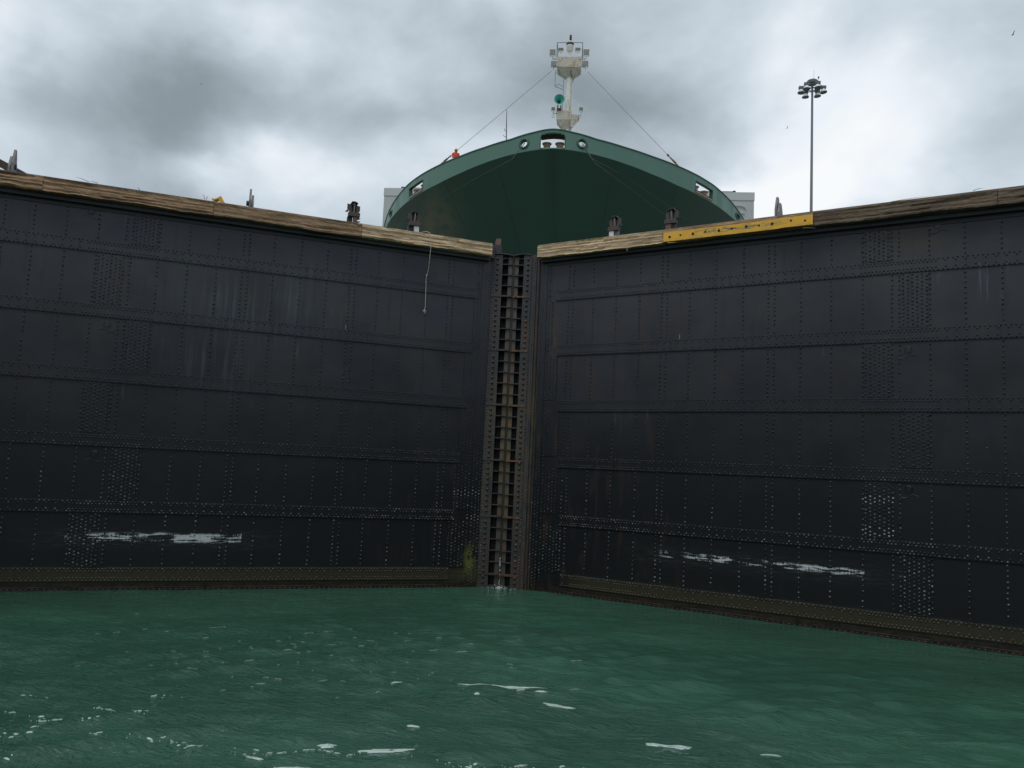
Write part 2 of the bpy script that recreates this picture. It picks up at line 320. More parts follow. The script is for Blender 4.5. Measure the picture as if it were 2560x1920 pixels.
# ------------------------------------------------------------------ mesh builder
class MB:
    def __init__(s): s.v = []; s.f = []; s.uv = []; s.smooth = False
    def add(s, vs, fs, uvs=None):
        o = len(s.v); s.v += [tuple(v) for v in vs]; s.f += [tuple(i+o for i in f) for f in fs]
        s.uv += list(uvs) if uvs is not None else [(v[0], v[2]) for v in vs]
    def box(s, x0, x1, y0, y1, z0, z1, rot=None, org=(0, 0, 0)):
        vs = [(x, y, z) for x in (x0, x1) for y in (y0, y1) for z in (z0, z1)]
        if rot is not None: vs = [tuple(rot @ Vector(v)+Vector(org)) for v in vs]
        s.add(vs, [(0, 1, 3, 2), (4, 6, 7, 5), (0, 4, 5, 1), (2, 3, 7, 6), (0, 2, 6, 4), (1, 5, 7, 3)])
    def lbox(s, k, s0, s1, d0, d1, z0, z1):           # box in gate-leaf coordinates
        vs = []; uv = []
        for a in (s0, s1):
            for d in (d0, d1):
                for z in (z0, z1): vs.append(W(k, a, d, z)); uv.append((a, z))
        s.add(vs, [(0, 1, 3, 2), (4, 6, 7, 5), (0, 4, 5, 1), (2, 3, 7, 6), (0, 2, 6, 4), (1, 5, 7, 3)], uv)
    def tube(s, pts, r, n=8, cap=True):
        pts = [Vector(p) for p in pts]; rr = r if isinstance(r, (list, tuple)) else [r]*len(pts); rings = []
        ref = None
        for i, p in enumerate(pts):
            t = (pts[min(i+1, len(pts)-1)]-pts[max(i-1, 0)]).normalized()
            if ref is None: ref = t.orthogonal().normalized()
            ref = (ref-t*ref.dot(t)).normalized(); q = t.cross(ref)
            rings.append([p+(ref*math.cos(2*math.pi*j/n)+q*math.sin(2*math.pi*j/n))*rr[i] for j in range(n)])
        vs = [v for rg in rings for v in rg]; fs = []
        for i in range(len(pts)-1):
            for j in range(n): fs.append((i*n+j, i*n+(j+1) % n, (i+1)*n+(j+1) % n, (i+1)*n+j))
        if cap: fs.append(tuple(range(n-1, -1, -1))); fs.append(tuple((len(pts)-1)*n+j for j in range(n)))
        s.add(vs, fs)
    def lathe(s, prof, org, axis=(0, 0, 1), n=16):    # prof: list of (r, h)
        ax = Vector(axis).normalized(); a = ax.orthogonal().normalized(); b = ax.cross(a); o = Vector(org)
        vs = [o+ax*h+(a*math.cos(2*math.pi*j/n)+b*math.sin(2*math.pi*j/n))*max(r, 1e-4) for r, h in prof for j in range(n)]
        fs = [(i*n+j, i*n+(j+1) % n, (i+1)*n+(j+1) % n, (i+1)*n+j) for i in range(len(prof)-1) for j in range(n)]
        fs += [tuple(range(n-1, -1, -1)), tuple((len(prof)-1)*n+j for j in range(n))]
        s.add(vs, fs)
    def prism(s, poly, org, ex, ey, en, th):          # polygon extruded along en
        o = Vector(org); ex = Vector(ex); ey = Vector(ey); en = Vector(en); n = len(poly)
        vs = [o+ex*a+ey*b+en*t for t in (0, th) for a, b in poly]
        s.add(vs, [tuple(range(n-1, -1, -1)), tuple(range(n, 2*n))]+[(i, (i+1) % n, n+(i+1) % n, n+i) for i in range(n)])
    def mesh(s, name, mat, smooth=False):
        me = bpy.data.meshes.new(name); me.from_pydata([tuple(v) for v in s.v], [], s.f)
        uvl = me.uv_layers.new(name='uv'); idx = np.empty(len(me.loops), dtype=np.int32); me.loops.foreach_get('vertex_index', idx)
        uvl.data.foreach_set('uv', np.array(s.uv, dtype=np.float32)[idx].ravel())
        me.materials.append(mat)
        if smooth: me.polygons.foreach_set('use_smooth', [True]*len(me.polygons))
        me.update()
        if smooth and 'rivet' not in name and 'bolt' not in name: me.set_sharp_from_angle(angle=math.radians(42))
        return me
    def build(s, name, mat, parent=None, smooth=False, stuff=False, label=None):
        o = bpy.data.objects.new(name, s.mesh(name, mat, smooth)); COL.objects.link(o)
        if parent is not None: o.parent = parent
        if stuff: o['kind'] = 'stuff'
        if label: o['label'] = label
        return o
def fixn(o):                                          # outward normals
    import bmesh
    bm = bmesh.new(); bm.from_mesh(o.data); bmesh.ops.recalc_face_normals(bm, faces=bm.faces); bm.to_mesh(o.data); bm.free(); return o
def bevel(o, w=.01, seg=2):
    md = o.modifiers.new('bevel', 'BEVEL'); md.width = w; md.segments = seg; md.limit_method = 'ANGLE'; return o
def thing(name, label, cat, group=None, loc=(0, 0, 0)):
    o = bpy.data.objects.new(name, None); o.empty_display_size = .2; COL.objects.link(o); o.location = loc; tag(o, label, cat, group); return o
def tag(o, label, cat, group=None):
    o['label'] = label; o['category'] = cat
    if group: o['group'] = group
    return o
def struct(o): o['kind'] = 'structure'; return o

TH = math.radians(26.565); CT, ST = math.cos(TH), math.sin(TH)
def W(k, s, d, z): return (k*CT*s-k*ST*d, -ST*s-CT*d, z)
def lrot(k):                                          # columns: along leaf, outward, up
    return Matrix(((k*CT, -k*ST, 0), (-ST, -CT, 0), (0, 0, 1)))

# ------------------------------------------------------------------ water, walls, ground
_r = np.random.default_rng(3); NW = 46
wl = np.concatenate([_r.uniform(.7, 1.6, 14), _r.uniform(.35, .8, 18), _r.uniform(1.8, 4.5, 14)])
ang = _r.normal(math.pi/2+.20, .42, NW); kk = 2*math.pi/wl; kx, ky = np.cos(ang)*kk, np.sin(ang)*kk
amp = np.where(wl > 1.7, .0155, np.where(wl > .75, .0095, .0042))*_r.uniform(.6, 1.2, NW); phs = _r.uniform(0, 6.28, NW)
def wave(x, y):
    x = np.asarray(x, float); y = np.asarray(y, float); h = np.zeros_like(x)
    xx = x+.35*np.sin(y*.5+x*.3); yy = y+.25*np.sin(x*.45)
    for i in range(NW): h += amp[i]*np.sin(kx[i]*xx+ky[i]*yy+phs[i])
    return h*np.clip((-y-1.0+np.abs(x)*-.45)/9, .12, 1)
def grid(name, xs, ys, zf, mat):
    X_, Y_ = np.meshgrid(xs, ys); Z = zf(X_, Y_); nx, ny = len(xs), len(ys)
    me = bpy.data.meshes.new(name); co = np.stack([X_, Y_, Z], -1).reshape(-1, 3)
    i = np.arange(nx*ny).reshape(ny, nx); q = np.stack([i[:-1, :-1], i[:-1, 1:], i[1:, 1:], i[1:, :-1]], -1).reshape(-1, 4)
    me.vertices.add(len(co)); me.vertices.foreach_set('co', co.ravel()); me.loops.add(q.size); me.loops.foreach_set('vertex_index', q.ravel())
    me.polygons.add(len(q)); me.polygons.foreach_set('loop_start', np.arange(len(q))*4); me.polygons.foreach_set('loop_total', np.full(len(q), 4))
    me.polygons.foreach_set('use_smooth', np.ones(len(q), bool)); me.update(calc_edges=True); me.materials.append(mat)
    o = bpy.data.objects.new(name, me); COL.objects.link(o); return o
xs = np.concatenate([np.linspace(-17.5, 17.5, 420)]); ys = np.concatenate([np.linspace(-400, -60, 20), np.linspace(-58, -24, 60), np.linspace(-23.7, .3, 560)])
def wz(x, y): return wave(x, y)*np.clip((y+60)/30, 0, 1)
struct(grid('water', xs, ys, wz, WATER))
m = MB(); m.box(-3000, 3000, -9000, -400, -4, -.02); struct(m.build('sea_water', WATER))
m = MB(); m.box(-17.2, 17.2, 2.6, 420, 5, 11.3); struct(m.build('upper_water', WATER))
for k, nm in ((-1, 'lock_wall_left'), (1, 'lock_wall_right')):
    x0, x1 = sorted((k*17.2, k*52))
    m = MB(); m.box(x0, x1, -400, 420, -6, 13.0)
    x0, x1 = sorted((k*17.15, k*17.9)); m.box(x0, x1, -400, 420, 13.004, 13.2)
    struct(m.build(nm, CONC))
    x0, x1 = sorted((k*52.05, k*4000)); m = MB(); m.box(x0, x1, -400, 4000, -6, 12.9); struct(m.build('ground', GRASS))
m = MB(); m.box(-52, 52, 420.1, 4000, -6, 12.7); struct(m.build('ground', GRASS))

# ------------------------------------------------------------------ gate leaves
BANDS = [(10.515, 10.90), (8.465, 8.867), (6.416, 6.84), (4.405, 4.789), (2.362, 2.74), (.273, .69)]
BC = [(a+b)/2 for a, b in BANDS]
S_D = {-1: 2.70, 1: 2.26}; DSP = 3.6
def dome(mb, k, s, d, z, r=.027, h=.019):
    r *= 1.12; h = r*.95
    vs = []; uv = []
    for rr, hh in ((r, 0), (r*.80, h*.62)):
        for j in range(6):
            a = math.pi*j/3; vs.append(W(k, s+rr*math.cos(a), d+hh, z+rr*math.sin(a)))
    vs.append(W(k, s, d+h, z)); fs = [(j, (j+1) % 6, 6+(j+1) % 6, 6+j) for j in range(6)]+[(6+j, 6+(j+1) % 6, 12) for j in range(6)]
    mb.add(vs, fs, [(s, z)]*13)
leaf = {}
END = 18.7
for k in (-1, 1):
    side = 'left' if k < 0 else 'right'
    L = thing('lock_gate_leaf', ('black riveted steel lock gate leaf on the left, rope hanging down its face' if k < 0 else
              'black riveted steel lock gate leaf on the right, yellow plate along its timber'), 'lock gate', 'mitre gate leaves closing the lock chamber')
    leaf[k] = L; G = GM[k]; sd0 = S_D[k]; e0 = 1.18 if k < 0 else .93
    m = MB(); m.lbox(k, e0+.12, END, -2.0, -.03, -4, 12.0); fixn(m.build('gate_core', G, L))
    # shell plates in horizontal courses, joints a few mm wide behind the straps
    zs = [11.98]+BC+[-3.5]
    for i in range(7):
        zt, zb = zs[i], zs[i+1]; D4 = sd0+3*DSP
        cut = D4-.5 if i % 2 == 0 else D4+.5
        cuts = [e0, cut, END]
        for a, b_ in zip(cuts, cuts[1:]):
            off = .004*rnd.random()
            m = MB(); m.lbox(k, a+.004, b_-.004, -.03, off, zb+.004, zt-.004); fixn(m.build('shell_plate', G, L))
        if i < 6:                                     # splice plate under the dense rivet cluster
            a, b_ = ((D4-.86, D4-.14) if i % 2 == 0 else (D4+.14, D4+.86))
            t_ = zt-.22 if i else 11.96; bt = zb+.22
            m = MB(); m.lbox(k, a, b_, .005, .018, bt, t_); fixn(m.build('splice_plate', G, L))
    # horizontal straps
    for i, (a, b_) in enumerate(BANDS):
        q = (4.6+(i % 2)*1.7, 9.8-(i % 3)*1.1, 14.9+(i % 2)*.8); st0 = 1.62+.12*min(i, 5)
        ends = [st0]+list(q)+[END]
        for u, v in zip(ends, ends[1:]):
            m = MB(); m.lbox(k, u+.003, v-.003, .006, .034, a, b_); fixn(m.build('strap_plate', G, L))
    m = MB(); m.lbox(k, 2.0, END, .006, .030, -2, .10); fixn(m.build('sill_plate', G, L))
    # vertical edge doublers near the mitre, wider lower down
    wd = [.52, .62, .85, 1.0, 1.05, 1.1, 1.15]
    for i in range(7):
        zt = 11.9 if i == 0 else BANDS[i-1][0]-.01; zb = BANDS[i][1]+.01 if i < 6 else .12
        if zt-zb < .2: continue
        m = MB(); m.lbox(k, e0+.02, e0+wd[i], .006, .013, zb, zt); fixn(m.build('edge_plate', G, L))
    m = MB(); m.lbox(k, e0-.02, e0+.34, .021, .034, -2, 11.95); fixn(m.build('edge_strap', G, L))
    # rivets
    rv = MB(); jit = lambda: rnd.uniform(-.008, .008)
    def col(s, z0, z1, p=.15, d=.003, r=.027, ph=0):
        z = z1-.06-ph
        while z > z0+.03:
            if rnd.random() > .012: dome(rv, k, s+jit(), d, z+jit()*1.3, r*rnd.choice((.8, .92, .97, 1, 1.03, 1.08, 1.15)))
            z -= p
    crs = []
    for i in range(7):
        zt = 11.95 if i == 0 else BANDS[i-1][0]; zb = BANDS[i][1] if i < 6 else 99
        if i < 6: crs.append((zb, zt))
    D4 = sd0+3*DSP
    for i, (zb, zt) in enumerate(crs):
        c = -.25
        q = 0
        while True:
            s = sd0+q*DSP/4
            if s > END-.3: break
            if q % 4 == 0:
                col(s-.095, zb, zt, .135+.0*q); col(s+.095, zb, zt, .135, ph=.03)
            else:
                if s > e0+wd[i]+.15: col(s, zb, zt, .148, ph=.02*(q % 3))
            q += 1
        base = (D4-.82, D4-.2) if i % 2 == 0 else (D4+.2, D4+.82)
        for j in range(6):
            col(base[0]+(base[1]-base[0])*j/5, zb, zt, .112, .018, .026, ph=.056*(j % 2))
        ncol = int(wd[i]/.135)
        for j in range(1, ncol+1):
            s = e0+.04+j*.135
            if s > e0+.36: col(s, zb-.4 if j < 4 else zb, zt, .115 if j < ncol else .10, .020, .022, ph=.055*(j % 2))
    for j in range(3): col(e0+.045+j*.125, .1, 11.9, .115, .034, .021, ph=.05*(j % 2))
    for i, (a, b_) in enumerate(BANDS):
        s = 1.68+.12*i
        while s < END-.1:
            dens = .105 if (s < 5.5 or abs(s-D4) < 1.0) else .125
            n = int(s/.125)
            for z, every in ((b_-.035, 1), (a+.035, 1), (b_-.105, 2), (a+.105, 2)):
                if every == 1 or n % 2 == 0 or (s < 5.5 and n % 7 < 5) or abs(s-D4) < 1.0:
                    dome(rv, k, s+(dens/2 if every == 2 else 0)+jit()*.6, .034, z+jit()*.6, .024)
            s += dens
    s = 2.1
    while s < END-.1:
        for z in (.03, ): dome(rv, k, s, .03, z, .022)
        s += .16
    rv.build('rivet_field', RIV if k > 0 else RIVL, L, smooth=True, stuff=True)
    # plug discs
    for s, z in (((14.66, 11.80), (13.90, 8.24), (13.90, 4.16)) if k < 0 else ((14.18, 11.84), (13.38, 8.22), (13.38, 4.2))):
        m = MB(); R3 = lrot(k); ring = [R3 @ Vector((s+.10*math.cos(t*math.pi/12), .006, z+.10*math.sin(t*math.pi/12))) for t in range(25)]
        m.tube(ring, .011, 5, False); m.lathe([(.085, 0), (.08, .012), (0.001, .014)], R3 @ Vector((s, .004, z)), R3 @ Vector((0, 1, 0)), 18)
        fixn(m.build('plug_disc', G, L))
        w1 = [R3 @ Vector((s-.24+.08*i, .006, z-.19-.05*math.sin(i*1.05)+rnd.uniform(-.01, .01))) for i in range(7)]
        m = MB(); m.tube(w1, .009, 5); m.build('weld_bead', RIV, L)
    # fender shelf, walkway and timbers
    m = MB(); m.lbox(k, e0+.1, END, -.03, .20, 11.985, 12.10); m.lbox(k, e0+.1, END, .006, .035, 11.86, 11.98); fixn(m.build('fender_shelf', STEEL_DARK, L))
    m = MB(); m.lbox(k, e0-.1, END, -2.1, .12, 12.11, 12.55); fixn(m.build('walkway_girder', STEEL_DARK, L))
    m = MB(); m.lbox(k, e0+.1, END, -2.1, .33, 12.585, 12.62); fixn(m.build('walkway_plate', DECKST, L))
    cuts = [(1.30, 6.17, W_FRESH), (6.17, 11.06, W_MID), (11.06, 15.99, W_TAN), (15.99, END, W_TAN)] if k < 0 else \
           [(1.0, 5.92, W_FRESH), (5.92, 10.81, W_MID), (10.81, 15.69, W_OLD), (15.69, END, W_OLD)]
    for ti, (a, b_, wm) in enumerate(cuts):
        a += .006; b_ -= .006; n = int((b_-a)/.07); rows = 9; mb = MB(); R3 = lrot(k)
        se = rnd.randint(0, 999); g = np.random.default_rng(se)
        rowp = g.uniform(-.018, .018, rows+1); vs = []; uv = []
        low = np.cumsum(g.normal(0, .006, n+1)); low -= np.linspace(low[0], low[-1], n+1); low = np.clip(low, -.04, .03)
        topn = np.cumsum(g.normal(0, .004, n+1)); topn -= np.linspace(topn[0], topn[-1], n+1); topn = np.clip(topn, -.03, .012)
        fl = np.zeros((n+1, rows+1))
        for _ in range(26):                           # long splinters torn out of the face
            i0 = g.integers(0, n-4); ln = g.integers(4, 22); rr = g.integers(0, rows+1); fl[i0:i0+ln, rr] += g.uniform(-.028, .012)
        for i in range(n+1):
            s = a+(b_-a)*i/n
            prof = [(-.0+.13, 12.12), (.40+.02, 12.115+low[i])]
            zt = 12.575+topn[i]
            for r_ in range(rows+1):
                z = 12.125+low[i]+(zt-12.135-low[i])*r_/rows
                prof.append((.455+rowp[r_]+fl[i, r_]+g.uniform(-.005, .005), z))
            prof += [(.42, zt+.004), (.13, 12.582)]
            for d, z in prof: vs.append(W(k, s, d, z)); uv.append((s, z+ti*3+d*.3))
        P_ = len(prof); fs = [(i*P_+j, i*P_+(j+1) % P_, (i+1)*P_+(j+1) % P_, (i+1)*P_+j) for i in range(n) for j in range(P_)]
        fs += [tuple(range(P_)), tuple(n*P_+j for j in range(P_-1, -1, -1))]
        mb.add(vs, fs, uv); fixn(mb.build('fender_timber', wm, L))
    # loose splinters along the timber
    spl = MB()
    for s, z, ln, an in ([(14.75, 12.60, .42, .22), (14.5, 12.6, .25, .1), (13.3, 12.58, .12, .9), (11.35, 12.6, .18, 1.2), (11.3, 12.6, .14, 1.8), (12.0, 12.47, .9, .02), (6.9, 12.10, .5, -.06), (4.0, 12.11, .9, -.05), (2.2, 12.10, .7, -.06), (1.6, 12.56, .12, .8), (8.5, 12.5, .6, .01)]
                         if k < 0 else [(2.2, 12.10, 1.1, -.04), (6.1, 12.1, .4, -.1), (10.5, 12.08, .4, -.15), (3.7, 12.5, 1.6, .01), (13.0, 12.57, 1.1, .02), (1.2, 12.5, .3, .1), (15.1, 12.6, .3, .12)]):
        R3 = lrot(k); p0 = R3 @ Vector((s, .475, z)); p1 = R3 @ Vector((s+ln*.5*math.cos(an), .50, z+ln*.5*math.sin(an)+.01)); p2 = R3 @ Vector((s+ln*math.cos(an), .49, z+ln*math.sin(an)))
        spl.tube([p0, p1, p2], [.011, .008, .001], 4)
    spl.build('splinters', W_MID if k < 0 else W_FRESH, L, stuff=True)

# yellow plate with its bolt holes on the right leaf
R = lrot(1); L = leaf[1]
mb = MB(); pts = [(5.95, .50), (9.70, .50), (9.92, .555), (10.815, .555)]; vs = []; uv = []
for s, d in pts:
    for dd, z in ((-.03, 12.135), (0, 12.135), (0, 12.455), (-.03, 12.455)): vs.append(W(1, s, d+dd, z)); uv.append((s, z))
mb.add(vs, [(i*4+j, i*4+(j+1) % 4, i*4+4+(j+1) % 4, i*4+4+j) for i in range(3) for j in range(4)]+[(0, 1, 2, 3), (15, 14, 13, 12)], uv)
yp = fixn(mb.build('rubbing_plate', YEL, L, label='yellow painted steel plate with a row of bolt holes and scraped paint')); bevel(yp, .006, 1)
for i, (s, z) in enumerate([(6.184, 12.285), (6.564, 12.31), (6.994, 12.301), (7.416, 12.319), (7.872, 12.305), (8.293, 12.322), (8.759, 12.332), (9.166, 12.321), (9.579, 12.323), (10.167, 12.34), (10.587, 12.287)]):
    d = .501 if s < 9.8 else .556; r = .042 if i in (0, 2, 4, 6, 8) else .03
    m = MB(); m.lathe([(r, 0), (r, .012), (r*.72, .012), (r*.70, .002), (r*.3, .002), (r*.28, .012), (.001, .013)], R @ Vector((s, d, z)), R @ Vector((0, 1, 0)), 14)
    fixn(m.build('bolt', HOLE, yp))

# ---- mitre post castings where the two leaves meet
C0 = -.203; YF = -.5
for k in (-1, 1):
    L = leaf[k]; o = (dict(st=(.05, .20), ce=.415, bo=.60, ri=.765, ed=.90) if k < 0 else dict(st=(.045, .19), ce=.39, bo=.55, ri=.70, ed=.76))
    def bx(mb, a, b_, y0, y1, z0, z1):
        x0, x1 = sorted((C0+k*a, C0+k*b_)); mb.box(x0, x1, y0, y1, z0, z1)
    m = MB(); bx(m, .03, 1.2 if k < 0 else 1.15, -.02, .05, -3, 12.25); m.build('casting_back', STEEL_DARK, L)
    m = MB(); bx(m, o['ce'], o['ed'], YF, YF+.05, -3, 12.28); bx(m, o['ce'], o['ce']+.03, YF+.05, -.02, -3, 12.28); m.build('casting_flange', MIT, L)
    m = MB(); bx(m, o['st'][0], o['st'][1], YF+.10, YF+.16, -3, 12.24); m.build('bearing_strip', STRIP, L)
    m = MB(); bx(m, o['ed']-.06 if k < 0 else o['ed'], o['ed']+(.10 if k < 0 else .12), YF-.03, YF+.10, -3, 12.32); m.build('flange_edge', MIT, L)
    if k > 0:
        m = MB(); m.tube([(C0+.955, YF+.03, -3), (C0+.955, YF+.03, 12.28)], .075, 14); m.build('edge_bar', TUBEM, L, smooth=True)
        m = MB(); bx(m, 1.02, 1.20, YF+.03, YF+.12, -3, 12.1); m.build('edge_web', MIT, L)
    n = 0; z = 12.1
    zz = [BC[0]+.408*j for j in range(1, 4)]+[b_-.408*j for b_ in BC for j in range(0, 5)]+[BC[-1]-.408*j for j in (5,)]
    for z in zz:
        if z < -1: continue
        main = any(abs(z-b_) < .01 for b_ in BC); h = .03 if main else .016; dz = .0 if k < 0 else -.02
        m = MB(); bx(m, .035, o['ce']+(.06 if main else .0)+.0, YF-.035 if main else YF+.03, -.021, z-h+dz, z+h+dz)
        if main: bx(m, o['ce']+.06, o['ed']-.1, YF-.03, YF-.001, z-h+dz, z+h+dz)
        rusty = main and k > 0
        m.build('casting_rib', MITR if rusty else MIT, L, label='rust-eaten orange rib level with a strap' if rusty else None)
    bm_ = MB(); bm_.lathe([(.052, 0), (.052, .018), (.040, .04), (.018, .058), (.001, .062)], (0, 0, 0), (0, -1, 0), 10); bme = bm_.mesh('bolt', MIT, True); bme2 = bm_.mesh('bolt_rusty', MITR, True)
    z = 12.12; i = 0
    while z > -.1:
        if min(abs(z-b_) for b_ in BC) > .075:
            b_ = bpy.data.objects.new('bolt', bme2 if (k > 0 and (8.7 < z < 9.9 or (z < 2.4 and i % 3 == 0))) else bme); COL.objects.link(b_); b_.parent = L
            b_.location = (C0+k*o['bo'], YF-.001, z)
        z -= .1955; i += 1
    rv = MB()
    z = 12.15
    while z > -.1:
        for cc in ((o['ri'],) if k > 0 else (o['ri']-.03, o['ri']+.05)):
            rv.lathe([(.026, 0), (.018, .014), (.001, .019)], (C0+k*cc, YF-.0005 if cc < o['ed']-.06 else YF-.031, z+rnd.uniform(-.01, .01)), (0, -1, 0), 6)
        if k > 0: rv.lathe([(.024, 0), (.016, .014), (.001, .019)], (C0+k*.82, YF-.031, z-.05), (0, -1, 0), 6)
        z -= .11
    rv.build('flange_rivets', RIV, L, smooth=True, stuff=True)
    cap = MB(); n = 10; poly = []
    for i in range(n+1):
        t = i/n; poly.append((.02+t*(o['ed']-.12), 12.275+.05*math.sin(t*math.pi*.85)+.02*t))
    poly = poly+[(a, b_-.035) for a, b_ in reversed(poly)]
    cap.prism([(k*a, b_) for a, b_ in poly], (C0, YF-.06, 0), (1, 0, 0), (0, 0, 1), (0, 1, 0), .56); fixn(cap.build('casting_cap', MIT, L))
m = MB(); m.box(C0-.04, C0+.04, YF+.08, YF+.16, -3, 12.26); m.build('mitre_seal', SEAL, leaf[-1])
m = MB(); m.box(-1.085, -.69, YF-.02, YF+.03, 12.335, 12.66); m.box(-.88, -.69, YF-.05, YF-.021, 12.34, 12.55); m.build('end_lug', STEEL_DARK, leaf[-1])
m = MB(); m.box(-.905, -.715, YF-.01, YF+.02, 12.663, 12.90); m.box(-.93, -.90, YF-.02, YF+.03, 12.66, 12.80); m.build('lug_tab', REDBR, leaf[-1])
for k in (-1, 1):
    m = MB(); x0, x1 = sorted((C0+k*.9, C0+k*1.12)); m.box(x0, x1, YF+.05, YF+.4, 12.2, 12.6 if k < 0 else 12.35); m.build('end_post', STEEL_DARK, leaf[k])

# ---- folded stanchion brackets on the walkway
def bracket(k, s, block, lab):
    L = leaf[k]; R3 = lrot(k); e = bpy.data.objects.new('stanchion_bracket', None); COL.objects.link(e); e.parent = L; e['label'] = lab; e.empty_display_size = .1
    q = -k if k < 0 else k
    fl = 1 if k < 0 else -1        # toward the mitre
    def bb(mb, a0, a1, d0, d1, z0, z1, tilt=0, piv=None):
        vs = []; uv = []
        for a in (a0, a1):
            for d in (d0, d1):
                for z in (z0, z1): vs.append(R3 @ Vector((s-a if k < 0 else s+a, -.6+d, 12.62+z))); uv.append((a, z))
        mb.add(vs, [(0, 1, 3, 2), (4, 6, 7, 5), (0, 4, 5, 1), (2, 3, 7, 6), (0, 2, 6, 4), (1, 5, 7, 3)], uv)
    # 'a' runs image-left to image-right on both leaves
    sg = 1
    m = MB(); bb(m, -.20, -.02, -.15, .0, 0, .47); fixn(m.build('post', STEEL_DARK, e))
    m = MB(); bb(m, .0, .15, -.02, .05, .05, .46); fixn(m.build('post', STEEL_RUST if block == 'rust' else STEEL_GREY, e))
    if block == 'white':
        m = MB(); a = (.0, .18) if k < 0 else (-.20, -.02)
        bb(m, a[0], a[1], .06, .12, .14, .45); fixn(m.build('block', WHITEP, e, label='white painted block'))
    else:
        m = MB(); a = (-.02, .14) if k < 0 else (-.20, 0)
        bb(m, a[0], a[1], .06, .12, .0, .45); fixn(m.build('block', REDBR, e))
    cb = (-.19, .22) if k < 0 else (-.24, .17)
    m = MB(); bb(m, cb[0], cb[1], -.05, .16, .455, .61); bevel(fixn(m.build('crossbar', STEEL_RUST, e)), .01, 1)
    def pr(poly, d, th, mat, nm):
        mb = MB(); sx = -1 if k < 0 else 1
        mb.prism([(sx*a, b_) for a, b_ in poly], R3 @ Vector((s, -.6+d, 12.62)), R3 @ Vector((1, 0, 0)), (0, 0, 1), R3 @ Vector((0, 1, 0)), th); return fixn(mb.build(nm, mat, e))
    f_ = 1 if k < 0 else -1
    pr([(f_*-.24, .92), (f_*-.10, .90), (f_*-.08, .64), (f_*-.13, .62), (f_*-.24, .73)], .04, .03, STEEL_RUST, 'side_fin')
    pr([(f_*.08, .90), (f_*.22, .87), (f_*.22, .70), (f_*.16, .62), (f_*.08, .64)], .04, .03, STEEL_RUST, 'side_fin')
    pr([(-.12, .62), (.12, .62), (.12, .96), (-.12, .96)], -.08, .03, STEEL_DARK, 'back_plate')
    pr([(f_*-.01, .62), (f_*.02, .62), (f_*.03, .96), (f_*.0, .96)], -.04, .16, STEEL_GREY, 'web')
    pr([(f_*-.13, .93), (f_*-.09, 1.0), (f_*.02, 1.01), (f_*.14, .965), (f_*.12, .93), (f_*.01, .975), (f_*-.08, .965)], -.08, .24, STEEL_DARK, 'hood')
    pr([(f_*-.30, .63), (f_*-.22, .71), (f_*-.19, .68), (f_*-.20, .63)], -.02, .10, STEEL_DARK, 'gusset')
    for zz in (.43, .32):
        pr([(f_*.15, zz), (f_*.26, zz+.02), (f_*.25, zz-.01), (f_*.15, zz-.05)], -.02, .06, STEEL_DARK, 'rung_stub')
bracket(-1, 6.33, 'rust', 'rusty brown bracket standing against the sky')
bracket(-1, 4.08, 'white', 'dark bracket with a white block, nearest the mitre on the left leaf')
bracket(1, 3.66, 'white', 'rusty bracket with a white block, nearest the mitre on the right leaf')
bracket(1, 5.84, 'rust', 'rusty bracket at the start of the yellow plate')
# pointed lug plates
def lug(k, s, hgt, mat, lab, flip=1):
    R3 = lrot(k); e = bpy.data.objects.new('pad_eye', None); COL.objects.link(e); e.parent = leaf[k]; e['label'] = lab
    for i, (off, h) in enumerate(((0, hgt), (.085*flip, hgt*.76))):
        w_ = .48; poly = [(-w_/2, 0), (w_/2, 0), (w_/2, h*.5), (w_*.30, h*.78), (.05, h), (-.06, h*.98), (-w_*.36, h*.72), (-w_/2, h*.5)]
        m = MB(); m.prism(poly, R3 @ Vector((s+off, -.55, 12.62)), R3 @ Vector((0, 1, 0)), (0, 0, 1), R3 @ Vector((1, 0, 0)), .065); fixn(m.build('lug_plate', mat, e))
    m = MB(); R4 = R3; m.lathe([(.09, 0), (.09, .15), (.001, .151)], R3 @ Vector((s-.04 if flip > 0 else s+.0, -.55, 12.62+hgt*.42)), R3 @ Vector((1, 0, 0)), 14); fixn(m.build('eye_ring', STEEL_DARK, e))
lug(-1, 16.98, .95, STEEL_GREY, 'pale grey pointed twin plate lug at the far left', 1)
lug(-1, 9.87, .88, STEEL_GREY, 'thin pointed lug seen edge-on', -1)
lug(1, 9.44, .90, STEEL_GREY, 'pointed twin plate lug beside the light mast', 1)

# yellow channel lying on the left leaf
R3 = lrot(-1); yb = thing('yellow_channel', 'small bright yellow folded metal channel tipped over on the left gate top', 'metal channel')
def chan(mb, pts):
    vs = [tuple(R3 @ Vector(p)) for p in pts]; mb.add(vs, [(0, 1, 2, 3), (7, 6, 5, 4), (0, 4, 5, 1), (1, 5, 6, 2), (2, 6, 7, 3), (3, 7, 4, 0)])
def slab(s0, z0, s1, z1, d0, d1, th):
    dx_, dz_ = s1-s0, z1-z0; l = math.hypot(dx_, dz_); nx, nz = -dz_/l*th, dx_/l*th
    m = MB(); chan(m, [(s0, d0, z0), (s1, d0, z1), (s1+nx, d0, z1+nz), (s0+nx, d0, z0+nz), (s0, d1, z0), (s1, d1, z1), (s1+nx, d1, z1+nz), (s0+nx, d1, z0+nz)]); return m
fixn(slab(11.08, 12.80, 10.86, 12.90, .02, -.30, .04).build('top_face', YEL2, yb))
fixn(slab(10.86, 12.93, 10.66, 12.62, .03, -.02, .12).build('side_flange', YEL2, yb))
fixn(slab(11.10, 12.82, 11.00, 12.62, .03, -.02, .05).build('side_flange', YEL2, yb))
